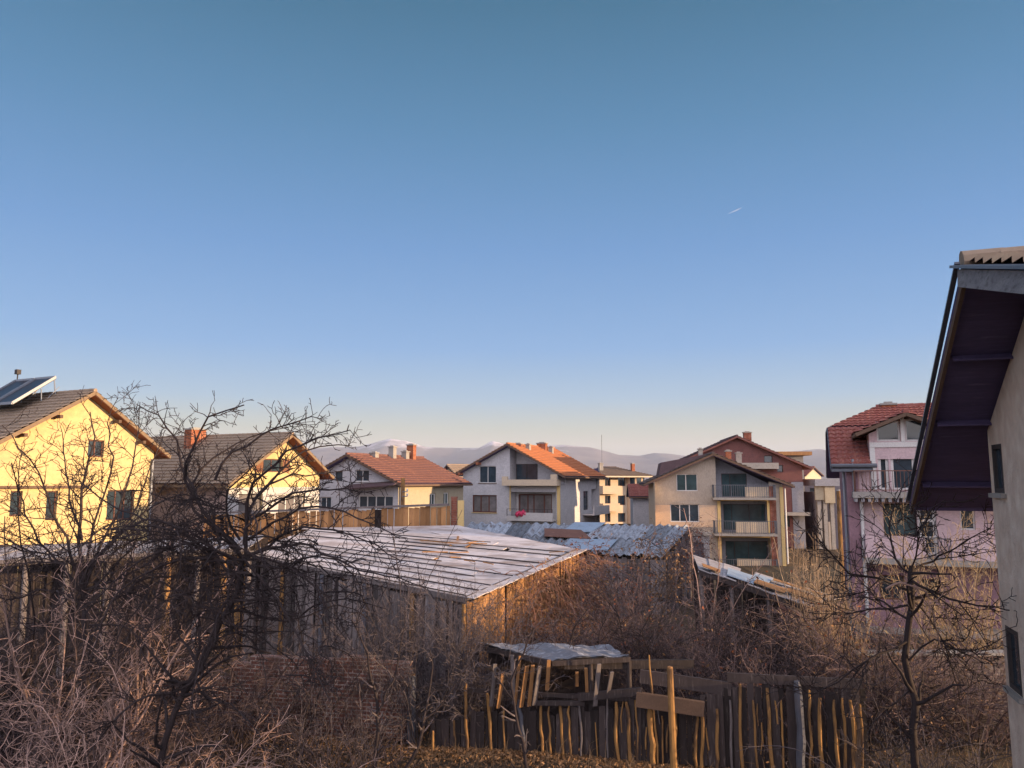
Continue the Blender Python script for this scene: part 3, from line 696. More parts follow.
wall(m, bk, [(lx0-.3, 0), (lx1+.3, 0), (lx1+.3, zer), (lx0, zr-.05)], [H(d1, .1), H(d2, .1), H(d3, .1)]); m.build('recess_wall', 'greywall', r)
m = MB(); wall(m, Plane(r, (lx0, 0, 0), (0, 1, 0)), [(0, l1[2]), (1.2, l1[2]), (1.2, zr-.1), (0, zr-.1)]); m.poly([(lx0, 0, l1[2]), (wr, 0, l1[2]), (wr, 1.2, l1[2]), (lx0, 1.2, l1[2])]); m.build('recess_side', 'greywall', r)
m = MB(); wall(m, S, [(0, 0), (L, 0), (L, zer), (0, zer)]); wall(m, Lf, [(0, 0), (L, 0), (L, zel), (0, zel)]); wall(m, Bk, gable_poly(wr, wl, zer, zel, zr)); m.build('side_wall', 'cream', r)
window(r, F, w1, cols=2, gm='glass_teal', fm='frame_white', splits=(.45,)); window(r, F, w2, cols=3, fm='frame_white', fw=.07)
window(r, bk, d1, d=.1, splits=(.34,), fm='frame_dark', gm='glass_teal'); window(r, bk, d2, d=.1, splits=(.2, .62), fm='frame_dark', gm='glass_teal'); window(r, bk, d3, d=.1, splits=(.22, .55), fm='frame_dark', gm='glass_teal')
m = MB(); Fp = Plane(r, (0, -.03, 0), (1, 0, 0)); vv = F.hit(680, 505)[1]; vl = F.hit(700, 527)[1]
wall(m, Fp, [(-wl, vl), (lx0, vl), (lx0, vv), (-wl, vv)], [H(w2, .03)]); m.build('peach_band', 'peach', r)  # warmer peach strip across the left of the front
m = MB()
for vtop, vbot in ((v(522), l2[2]), (v(559), l3[2])):
    m = MB(); F.box(m, l2[0]+1.1, lx1-.02, vbot+.004, vtop, -.14, -.03); m.build('parapet', 'cream', r)
m = MB(); F.box(m, lx0+2.2, lx1-.02, l1[2]+.004, v(487), -.14, -.03)
m.build('parapet', 'cream', r)
for n_, (vt, vbm) in enumerate(((v(486), l1[2]), (v(523), l2[2]), (v(559.5), l3[2]))):
    m = MB(); F.box(m, lx0-.35, lx1+.35, vbm-.17, vbm-.003, .005, 1.05); m.build('balcony_slab', 'concrete', r)
    railing(r, F, lx0-.3, lx1+.3, vbm, vbm+.95, 1.0, .16, 'zinc', True, .02)
m = MB(); F.box(m, lx1+.02, lx1+.48, 0, zer-.15, .006, .06); m.build('brick_pillar', 'pillar_brick', r)
m = MB(); F.box(m, lx0+.02, lx0+.27, l3[2]-.1, l3[3], .006, .05); F.box(m, lx0+.05, lx0+.28, l2[2], l2[3], .006, .05); F.box(m, l2[0], lx1, l2[3]+.003, l2[3]+.2, .006, .05); F.box(m, l3[0], lx1, l3[3]+.003, l3[3]+.2, .006, .05); F.box(m, lx1-.18, lx1-.003, l2[2], l2[3], .006, .05); F.box(m, wr-.22, wr+.04, 0, zer-.2, .006, .08); m.build('painted_sun_trim', 'trim_sun_yellow', r)  # yellow trim; sun on the reveals and right return is in its colour
ro = gable_roof(r, wl, wr, L, zel, zer, zr, .75, .7, mat='tile_dark', slab='soffit', row=.36, wave=.28, fascia='fascia')
m = MB(); z0 = zr-.44*3.9
m.hexa([(-4.1, 2.5, z0-.2), (-.35, 2.5, z0-.2), (-.35, 8, z0-.2), (-4.1, 8, z0-.2), (-3.8, 2.7, zr-.42), (-.3, 2.5, zr+.22), (-.3, 8, zr+.22), (-3.8, 7.8, zr-.42)])
m.build('dormer', 'tile_plum', ro)
chimney(ro, -.55, 3.6, zr-.4, zr+.65, .35, .35, 'concrete'); chimney(ro, 1.6, 3.0, zr-1.0, zr+.45, .45, .4); chimney(ro, 2.5, 3.6, zr-1.4, zr+.3, .45, .4, 'concrete')
m = MB(); m.tube([F.at(wr+.16, .2, .1), F.at(wr+.16, zer-.3, .1)], .06, 8); m.build('downpipe', 'frame_white', r)

# --- low garage beside it
g = thing('garage', 'low grey flat-roofed garage at the foot of the beige house', 'garage', (*W(672, 540, 56).xy, 0), R(-8))
P = Plane(g, (0, 0, 0), (1, 0, 0)); m = MB(); dr = (.3, 2.2, .1, 2.1)
wall(m, P, [(-2.2, 0), (2.6, 0), (2.6, 2.6), (-2.2, 2.6)], [(*dr, .3, False)])
for O, U, l in (((2.6, 0, 0), (0, 1, 0), 2.8), ((-2.2, 2.8, 0), (0, -1, 0), 2.8), ((2.6, 2.8, 0), (-1, 0, 0), 4.8)): wall(m, Plane(g, O, U), [(0, 0), (l, 0), (l, 2.6), (0, 2.6)])
m.build('wall', 'greywall', g); m = MB(); m.box(-2.35, 2.75, -.2, 2.95, 2.603, 2.75); m.build('roof', 'concrete', g)
m = MB(); P.box(m, .3, 2.2, .1, 2.1, -.32, -.27); m.build('dark_panel', 'darkwall', g)  # dark sheet across the opening, standing for the shade inside

# --- 6 small apartment building far off
def apartments():
    p = W(599.5, 478, 116); r = thing('apartment_building', 'small sunlit apartment block with rounded bay and tall roof antenna', 'building', (p.x, p.y, 0), R(22))
    F = Plane(r, (0, 0, 0), (1, 0, 0)); Wd, D, ze = F.hit(641, 480)[0], 8, F.hit(620, 476)[1]
    rows = [(477, 486), (495.5, 505), (513, 522)]; hs = []
    for y0, y1 in rows:
        for x0, x1 in ((605, 610.5), (618, 625.5)): hs.append(F.rect(x0, y0, x1, y1))
    m = MB(); wall(m, F, [(0, 0), (Wd, 0), (Wd, ze), (0, ze)], [H(h, .2) for h in hs])
    for O, U, l in (((Wd, 0, 0), (0, 1, 0), D), ((0, D, 0), (0, -1, 0), D), ((Wd, D, 0), (-1, 0, 0), Wd)): wall(m, Plane(r, O, U), [(0, 0), (l, 0), (l, ze), (0, ze)])
    m.build('wall', 'cream', r)
    for h in hs: window(r, F, h, d=.2, cols=2, fm='frame_brown')
    bx = F.hit(635, 480)[0]; m = MB(); rr = 1.5
    A = np.array([[(bx+rr*math.cos(a), -rr*.75*math.sin(a), z) for a in np.linspace(0, math.pi, 15)] for z in (0, ze)]); m.grid(A); m.build('round_bay', 'peach', r)
    for y0, y1 in rows:
        for k in range(3):
            a0 = math.pi*(.16+.24*k); a1 = a0+math.pi*.17; z0, z1 = F.hit(635, y1)[1], F.hit(635, y0)[1]
            m = MB(); m.grid(np.array([[(bx+(rr+.03)*math.cos(a), -(rr*.75+.03)*math.sin(a), z) for a in np.linspace(a0, a1, 5)] for z in (z0, z1)])); m.build('bay_window', 'glass', r)
    for y in (492.6, 510):
        z = F.hit(610, y)[1]; m = MB(); F.box(m, -.1, F.hit(616, y)[0], z-.18, z, .004, 1.2); F.box(m, -.1, F.hit(616, y)[0], z+.003, z+1.0, 1.08, 1.2); F.box(m, -.1, .02, z+.003, z+1.0, .01, 1.07); m.build('balcony', 'peach', r)
    zc = ze+1.35; a, b, c, d = (-.9, -1.9, ze), (Wd+1.2, -1.9, ze), (Wd+1.2, D+.6, ze), (-.9, D+.6, ze); e, f = (2.2, D/2, zc), (Wd-2, D/2, zc)
    ro = roof(r, [(e, f, b, a), (e, f, c, d), (e, e, a, d), (f, f, b, c)], mat='tile_dark', slab='soffit', row=.5, wave=.5, sub=3, fh=.22, fascia='cream')
    chimney(ro, 1.1, 1.6, ze, zc+.5, .6, .5, 'concrete'); chimney(ro, Wd-.7, 1.2, ze, zc+.5, .5, .5)
    m = MB(); m.tube([(1.0, 1.0, ze+.3), (1.0, 1.0, ze+6.2)], .035, 5); m.build('antenna', 'zinc', ro)
apartments()

# --- white annex and its lit brown roof
p = W(647, 500, 88); r = thing('annex_house', 'narrow white house with low brown roof left of the beige house', 'house', (p.x, p.y, 0), R(-6))
F = Plane(r, (0, 0, 0), (1, 0, 0)); ze = F.hit(650, 497)[1]; m = MB()
for O, U, l in (((-1.6, 0, 0), (1, 0, 0), 5), ((3.4, 0, 0), (0, 1, 0), 6), ((-1.6, 6, 0), (0, -1, 0), 6), ((3.4, 6, 0), (-1, 0, 0), 5)): wall(m, Plane(r, O, U), [(0, 0), (l, 0), (l, ze), (0, ze)])
m.build('wall', 'bluewhite', r); window(r, F, (.6, 1.7, ze-2.4, ze-1.2), d=-.07)
roof(r, [((-2, 3, ze+1.3), (3.8, 3, ze+1.3), (3.8, -.6, ze), (-2, -.6, ze)), ((-2, 3, ze+1.3), (3.8, 3, ze+1.3), (3.8, 6.6, ze), (-2, 6.6, ze))], mat='tile_red', row=.45, wave=.4)

# --- 7 red-brown house behind
r, F, S, Lf, Bk, zr = house('gabled_house', 'tall red-brown clad house rising behind the beige one', 'house', (737, 435.3), 75.5, -7, 5, 6.3, 10, 0, 0)
wl, wr, L = 5.2, 6.1, 10; zel, zer = zr-.44*wl, zr-.45*wr
wA = F.rect(764, 455.5, 772.5, 462.5); wB = F.rect(784, 515, 790, 527); wC = F.rect(785, 547, 791, 557); wD = F.rect(777, 465, 783, 472)
walls(r, F, wl, wr, L, zel, zer, zr, [H(h) for h in (wA, wB, wC, wD)], mat='brownwall')
for h in (wA, wB, wC, wD): window(r, F, h, cols=1, fm='frame_dark')
m = MB(); u0 = F.hit(792, 500)[0]; F.box(m, u0, wr+.02, 0, F.hit(795, 482)[1], .004, .08); m.build('grey_corner', 'greywall', r)
m = MB(); a, b = F.hit(740, 469), F.hit(776, 463); F.box(m, a[0], b[0], a[1], b[1], .004, 1.2); m.build('balcony', 'concrete', r)
m = MB(); a, b = F.hit(784, 515), F.hit(807, 512); F.box(m, a[0], b[0], a[1], b[1], .1, 1.4); m.build('balcony_slab', 'concrete', r)
ro = gable_roof(r, wl, wr, L, zel, zer, zr, .8, .6, mat='tile_plum', slab='soffit_red', row=.4, wave=.3, fascia='brownwall')
chimney(ro, 1.75, 4, zr-1, zr+.75, .75, .6, 'pillar_brick')

# --- flat roofed block behind, and the dark apartment building
def block(name, label, x0, x1, ytop, Y, th, D, mat, slabw=.8, floors=(), pent=None, slabm='concrete', wins=True):
    p = W(x0, ytop, Y); r = thing(name, label, 'building', (p.x, p.y, 0), R(th)); F = Plane(r, (0, 0, 0), (1, 0, 0))
    Wd, zt = F.hit(x1, ytop)[0], F.hit(x0, ytop)[1]; hs = []
    for y0, y1, xs in floors:
        for a, b in xs: hs.append(F.rect(a, y0, b, y1))
    m = MB(); wall(m, F, [(0, 0), (Wd, 0), (Wd, zt), (0, zt)], [H(h, .2) for h in hs])
    for O, U, l in (((Wd, 0, 0), (0, 1, 0), D), ((0, D, 0), (0, -1, 0), D), ((Wd, D, 0), (-1, 0, 0), Wd)): wall(m, Plane(r, O, U), [(0, 0), (l, 0), (l, zt), (0, zt)])
    m.build('wall', mat, r)
    for h in hs: window(r, F, h, d=.2, cols=2, fm='frame_dark')
    m = MB(); m.box(-slabw, Wd+slabw, -slabw, D+slabw, zt+.003, zt+.4); m.build('roof', slabm, r)
    return r, F, Wd, zt
block('apartment_building', 'flat-roofed block whose slab roof shows right of the red-brown house', 779, 803, 455.5, 84, -5, 8, 'concrete', .75, slabm='wood_warm')
r, F, Wd, zt = block('apartment_building', 'dark slate apartment building with balconies seen between beige and pink houses', 797, 846, 483, 92, -5, 10, 'darkwall', .2, [(488, 496, [(801, 805), (810, 815), (818, 823)]), (509, 518, [(801, 805), (810, 814)]), (530, 538, [(801, 805), (810, 814)])], slabm='darkwall')
for y in (500, 521, 542):
    z = F.hit(812, y)[1]; m = MB(); F.box(m, .2, Wd*.55, z-.2, z, .004, 1.4); F.box(m, .2, Wd*.55, z+.003, z+.95, 1.28, 1.4); m.build('balcony', 'greywall', r)
def canopy():
    p = W(817, 500, 74); r = thing('concrete_canopy', 'raw concrete building frame with flat slab and columns beside the pink house', 'building', (p.x, p.y, 0), R(-5)); F = Plane(r, (0, 0, 0), (1, 0, 0))
    zt = F.hit(830, 479)[1]; zb = F.hit(830, 486)[1]; x1 = F.hit(846, 480)[0]; m = MB()
    m.box(-.2, x1, -.3, 6, zb, zt); m.build('roof', 'greywall', r)
    m = MB(); F.box(m, -.1, .9, F.hit(820, 500)[1], zb-.003, -.3, -.1); F.box(m, F.hit(825, 500)[0], F.hit(835, 500)[0], F.hit(820, 503)[1], zb-.003, -.2, .1); m.build('panel', 'beige', r)
    for u in (.1, F.hit(824, 500)[0], F.hit(831, 500)[0]): m = MB(); m.box(u, u+.35, .3, .65, 0, zb-.003); m.build('column', 'concrete', r)
    m = MB(); m.box(F.hit(824, 500)[0]+.4, F.hit(831, 500)[0]-.05, .35, .5, 0, F.hit(827, 522)[1]); m.build('wall', 'cream', r)
    m = MB(); m.box(.1, x1, 1.2, 5.5, 0, zb-.6); m.build('inner_wall', 'darkwall', r)
canopy()
p = W(838.5, 491, 47); r = thing('utility_pole', 'tall yellow lit wooden post beside the pink house corner', 'pole', (p.x, p.y, 0)); m = MB()
m.tube([(0, 0, 0), (-.02, 0, p.z/2), (0, 0, p.z)], [.15, .14, .12], 9); m.build('shaft', 'wood_lit', r); m = MB(); m.tube([(0, 0, p.z+.003), (0, 0, p.z+.09)], [.14, .1], 9); m.build('cap', 'concrete', r)
r, F, S, Lf, Bk, zr = house('gabled_house', 'tiny distant house with pinkish red roof above the dark building', 'house', (815, 466.5), 150, 40, 4, 4, 6, 0, 0)
walls(r, F, 3, 3, 6, zr-1.5, zr-1.5, zr, [], mat='cream'); ro = gable_roof(r, 3, 3, 6, zr-1.5, zr-1.5, zr, .4, .4, mat='tile_red', wave=.6, row=.6)
m = MB(); m.tube([(0, 3, zr), (0, 3, zr+2)], .05, 5); m.beam((-.7, 3, zr+1.5), (.7, 3, zr+1.9), .06); m.build('antenna', 'zinc', ro)

# --- 8 pink house
def pink():
    p = W(848, 500, 33); r = thing('balcony_house', 'pink three storey house with red tiled roof and glazed attic gable', 'house', (p.x, p.y, 0), R(-21))
    F = Plane(r, (0, 0, 0), (1, 0, 0)); Wd, D = 10.5, 9; FB = Plane(r, (0, -1.25, 0), (1, 0, 0))
    ze = F.hit(850, 457)[1]-.1; yr = 4.3; zr = ze+.6*(yr+.6)-.42
    ua = F.hit(904, 413)[0]; dw = ua-F.hit(869, 440)[0]; za = F.hit(904, 413)[1]-.15; dl, dr2 = ua-dw, ua+dw+.2
    vb1, vb2, vb3 = FB.hit(880, 492)[1], FB.hit(880, 558)[1], FB.hit(900, 628)[1]
    a1 = F.rect(876.5, 421, 900, 441); a2 = F.rect(905, 419, 926, 441); a1 = (a1[0], a1[1], a1[2], a1[3]); d1 = F.rect(878, 447, 888.5, 477); d2 = F.rect(890.5, 446, 915, 478)
    d1 = (d1[0], d1[1], vb1+.05, d1[3]); d2 = (d2[0], d2[1], vb1+.05, d2[3])
    w2 = F.rect(883.5, 503.5, 917, 536); g2 = F.rect(918, 503.5, 937, 553); g2 = (g2[0], g2[1], vb2+.05, g2[3])
    w3 = F.rect(921.5, 579, 939.5, 600); w4 = F.rect(880, 575, 905, 600); w5 = F.rect(960, 503, 975, 530)
    sl = .42; m = MB()
    wall(m, F, [(0, vb2), (Wd, vb2), (Wd, ze), (0, ze)], [H(w2), H(g2), H(w5), (d1[0], d1[1], d1[2], min(d1[3], ze-.001), .14, False), (d2[0], d2[1], d2[2], min(d2[3], ze-.001), .14, False)])
    zz = lambda u: za-sl*abs(u-ua)-.1
    wall(m, F, [(dl, ze), (dr2, ze), (dr2, zz(dr2)), (ua, zz(ua)), (dl, zz(dl))], [H(h) for h in (a1, a2)])
    for u in (dl, dr2): m.poly([(u, 0, ze), (u, 4, ze), (u, 4, zz(u)), (u, 0, zz(u))])
    wall(m, Plane(r, (Wd, 0, 0), (0, 1, 0)), [(0, 0), (D, 0), (D, ze), (yr, zr-.15), (0, ze)]); wall(m, Plane(r, (Wd, D, 0), (-1, 0, 0)), [(0, 0), (Wd, 0), (Wd, ze), (0, ze)])
    m.build('wall', 'pink', r)
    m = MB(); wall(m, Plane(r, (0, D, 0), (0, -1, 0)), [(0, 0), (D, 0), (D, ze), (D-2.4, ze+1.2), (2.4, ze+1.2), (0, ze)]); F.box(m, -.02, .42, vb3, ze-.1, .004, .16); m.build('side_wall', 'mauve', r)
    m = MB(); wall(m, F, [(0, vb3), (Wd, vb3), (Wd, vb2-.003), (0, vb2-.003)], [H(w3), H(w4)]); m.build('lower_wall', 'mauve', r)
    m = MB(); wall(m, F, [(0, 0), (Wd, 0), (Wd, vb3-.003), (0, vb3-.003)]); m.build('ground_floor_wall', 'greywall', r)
    window(r, F, a1, cols=1, fw=.07); window(r, F, a2, cols=1, fw=.07); window(r, F, d1, cols=1, fw=.11); window(r, F, d2, cols=1, fw=.11)
    window(r, F, w2, cols=1, fm='frame_dark', gm='glass_teal'); window(r, F, g2, rows=3, cols=1, fw=.13, name='balcony_door'); window(r, F, w3, cols=2, fm='frame_brown'); window(r, F, w4, cols=2, fm='frame_brown'); window(r, F, w5, cols=1)
    m = MB(); F.box(m, dl, dr2, a1[2]-.26, a1[2]-.05, .004, .06); F.box(m, dl, dl+.2, d1[2], a1[2]-.27, .004, .06); F.box(m, a1[1]+.02, a2[0]-.02, a1[2]-.04, a1[3]+.25, .004, .06); m.build('white_frame', 'frame_white', r)
    for vb, x0 in ((vb1, .15), (vb2, .45), (vb3, .45)):
        m = MB(); F.box(m, x0, Wd, vb-.24, vb, .005, 1.25); m.build('balcony_slab', 'concrete', r)
    m = MB(); n = 40
    for i in range(n): F.box(m, .2+i*.25, .32+i*.25, vb1-.4, vb1-.243, .3, 1.2)
    m.build('bracket', 'fascia_grey', r)
    railing(r, F, .25, Wd, vb1, vb1+.85, 1.15, .14, 'rusty', True, .05, r=.01)
    m = MB(); F.box(m, .5, g2[0]+.1, vb2+.004, vb2+.85, 1.1, 1.22); F.box(m, g2[1]+.3, Wd, vb2+.004, vb2+.85, 1.1, 1.22); F.box(m, .5, .6, vb2+.004, vb2+.85, .01, 1.09); m.build('parapet', 'pink', r)
    railing(r, F, g2[0]+.1, g2[1]+.3, vb2+.004, vb2+.8, 1.15, .1, 'zinc', False)
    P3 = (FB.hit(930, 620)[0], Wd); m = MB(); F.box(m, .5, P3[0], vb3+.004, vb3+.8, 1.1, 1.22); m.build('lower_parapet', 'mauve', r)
    m = MB(); a = P3[0]
    while a < Wd-.9:
        p0, p1, p2, p3 = F.at(a, vb3, 1.16), F.at(a+.9, vb3, 1.16), F.at(a+.9, vb3+.8, 1.16), F.at(a, vb3+.8, 1.16)
        m.beam(p0, p2, .04); m.beam(p1, p3, .04); m.beam(p3, p2, .06); m.beam(p0, p3, .06); a += .9
    m.build('crossed_railing', 'rusty', r)
    m = MB(); m.tube([F.at(.5, .1, .22), F.at(.5, vb1-.3, .22)], .07, 8); m.build('downpipe', 'frame_white', r)
    m = MB(); m.tube([(-.12, .15, 0), (-.12, .15, ze-.2)], .06, 8); m.tube([F.at(.25, vb1, .28), F.at(.25, ze, .28)], .05, 8); m.build('rain_pipe', 'metal_grey', r)
    s = .6; o = .6; zl = zr-s*1.7; yl = yr-1.7; e = ze+.1-s*o+.1; dE = F.hit(874, 456)[0]
    Q = lambda x, y, z: (x, y, z)
    up = ze-s*o+.25
    zM = zr-1.7*s
    slopes = [(Q(1.6, yr, zr), Q(Wd+.5, yr, zr), Q(Wd+.5, yl, zM), Q(-.6, yl, zM)),
              (Q(-.6, yl, zM), Q(dl, yl, zM), Q(dl, -o, zr-s*(yr+o)), Q(-.6, -o, zr-s*(yr+o))),
              (Q(dr2, yl, zM), Q(Wd+.5, yl, zM), Q(Wd+.5, -o, zr-s*(yr+o)), Q(dr2, -o, zr-s*(yr+o))),
              (Q(1.6, yr, zr), Q(1.6, yr, zr), Q(-.6, yl, zM), Q(-.6, yr+1.7, zM)),
              (Q(1.6, yr, zr), Q(Wd+.5, yr, zr), Q(Wd+.5, yr+1.7, zM), Q(-.6, yr+1.7, zM)),
              (Q(-.6, yr+1.7, zM), Q(Wd+.5, yr+1.7, zM), Q(Wd+.5, D+o, zr-s*(D+o-yr)), Q(-.6, D+o, zr-s*(D+o-yr)))]
    ro = roof(r, slopes[:3], th=.14, mat='tile_red', slab='soffit', row=.34, wave=.26, amp=.05, sub=6, fascia='zinc', fh=.12)
    b = roof(r, slopes[3:], th=.14, mat='tile_red', slab='soffit', row=.34, wave=.26, amp=.05, fascia='zinc', fh=.12)
    # gabled dormer roof
    fo = .75; zt = za+.1; ovd = .55
    A, B = (ua, -fo, zt), (ua, 3.3, zt); l0, l1 = (dl-ovd, -fo, zt-sl*(ua-dl+ovd)), (dl-ovd, 3.3, zt-sl*(ua-dl+ovd)); r0, r1 = (dr2+ovd, -fo, zt-sl*(dr2+ovd-ua)), (dr2+ovd, 3.3, zt-sl*(dr2+ovd-ua))
    d = roof(r, [(A, B, l1, l0), (A, B, r1, r0)], th=.12, mat='tile_red', slab='fascia', fascia='fascia', fh=.14, amp=.05); d.name = 'dormer_roof'
    chimney(ro, ua-.2, yr, zr-.3, zr+.1, .6, .4)
    m = MB(); m.tube([F.at(-.6, ze-.28, .68), F.at(dl+.2, ze-.28, .68)], .09, 8); m.build('gutter', 'zinc', ro)
pink()

# --- 9 near grey roughcast house on the right
def near_house():
    T = (5.65, 9.45); r = thing('near_house', 'close grey roughcast house wall under a wide dark wooden eave', 'house', (*T, 0), R(-108.14))
    P = Plane(r, (0, .8, 0), (1, 0, 0)); zr = 9.17; s1, s2 = .626, .27; x0, x1 = -2.76, 6.0; D = 9.0
    a, b = P.rect(993, 444, 1003, 493), P.rect(1007.5, 630, 1020, 690)
    top = lambda x: zr-.2-(s1*-x if x < 0 else s2*x)
    m = MB(); wall(m, P, [(x0, 0), (x1, 0), (x1, top(x1)), (0, top(0)), (x0, top(x0))], [H(a, .03), H(b, .03)])
    for O, U, l in (((x1, .8, 0), (0, 1, 0), D), ((x0, .8+D, 0), (0, -1, 0), D)): wall(m, Plane(r, O, U), [(0, 0), (l, 0), (l, top(x1 if O[0] > 0 else x0)), (0, top(x1 if O[0] > 0 else x0))])
    wall(m, Plane(r, (0, .8+D, 0), (-1, 0, 0)), [(-x1, 0), (-x0, 0), (-x0, top(x0)), (0, top(0)), (-x1, top(x1))])
    m.build('wall', 'roughcast', r)
    for h in (a, b): window(r, P, h, d=.03, cols=1, rows=1, fm='frame_dark', gm='glass', sill='concrete', fw=.07)
    A, B = (0, 0, zr), (0, D+1.6, zr); xl, xn = -4.86, 7.0
    L0, L1 = (xl, 0, zr-s1*4.86), (xl, D+1.6, zr-s1*4.86); N0, N1 = (xn, 0, zr-s2*xn), (xn, D+1.6, zr-s2*xn)
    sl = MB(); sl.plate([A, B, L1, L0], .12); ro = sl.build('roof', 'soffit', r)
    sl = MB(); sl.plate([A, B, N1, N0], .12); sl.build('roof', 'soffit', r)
    t = MB(); tiles(t, (0, .06, zr), B, L1, (xl, .06, zr-s1*4.86), .36, .24, .045, 6, .02); tiles(t, (0, .06, zr), B, N1, (xn, .06, zr-s2*xn), .36, .24, .045, 8, .03); t.build('tile_layer', 'tile_grey', ro)
    m = MB()
    for i in range(26): y = i*.41; m.tube([(0, y, zr+.06), (0, y+.46, zr+.085)], [.13, .11], 10)
    m.build('ridge_cap', 'tile_grey', ro)
    # near rake board, broad and grey, metal drip edge above
    m = MB(); m.beam((-.02, -.03, zr-.15), (xn, -.03, zr-.15-s2*xn), .05, .22); m.build('fascia_board', 'fascia_grey', ro)
    m = MB(); m.beam((-.05, -.05, zr+.01), (xn, -.05, zr+.01-s2*xn), .16, .035); m.beam((.05, -.06, zr+.03), (xl, -.03, zr+.02-s1*4.86), .06, .035); m.build('drip_edge', 'zinc', ro)
    m = MB(); m.beam((0, .012, zr-.20), (xl, .012, zr-.20-s1*4.86), .05, .09); m.build('rake_board', 'fascia', ro)
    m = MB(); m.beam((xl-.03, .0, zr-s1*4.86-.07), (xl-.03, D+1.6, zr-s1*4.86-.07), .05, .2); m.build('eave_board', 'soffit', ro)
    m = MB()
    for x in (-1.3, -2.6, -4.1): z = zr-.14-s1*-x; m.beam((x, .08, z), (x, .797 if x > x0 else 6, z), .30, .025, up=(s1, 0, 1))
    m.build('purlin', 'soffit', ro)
near_house()
# ================================================================= sheds, walls and fences
def planks(mb, a, b, z0, ztop, rg, w=(.12, .22), gap=.015, th=.025, jag=.12, lean=.02, skip=0, depth=0):
    """upright boards side by side from a to b (xy), tops at ztop(f)"""
    a, b = Vector((*a[:2], 0)), Vector((*b[:2], 0)); L = (b-a).length; u = (b-a)/L; n = Vector((u.y, -u.x, 0)); x = 0
    while x < L:
        ww = rg.uniform(*w); g = abs(rg.gauss(0, gap)); hh = max(ztop(.5)-z0, .5); f = min((x+ww/2)/L, 1)
        if rg.random() > skip:
            zt = ztop(f)+rg.uniform(-jag, jag*.3); le = rg.gauss(0, lean)/hh; o = n*(depth+rg.uniform(0, .02))
            p0 = a+u*x+o; p1 = a+u*min(x+ww, L+.1)+o; up = Vector((0, 0, 1)); sh = u*le*(zt-z0); c = rg.uniform(-.05, .05)
            j0, j1 = n*rg.uniform(-.035, .035), n*rg.uniform(-.035, .035); p0 = p0+j0; p1 = p1+j1
            mb.hexa([p0+up*z0+n*th, p1+up*z0+n*th, p1+up*z0, p0+up*z0,
                     p0+sh+up*zt+n*th, p1+sh+up*(zt+c)+n*th, p1+sh+up*(zt+c), p0+sh+up*zt])
        x += ww+g
def sub(root, *pts): o = root.location; return [Vector(p)-o for p in pts]

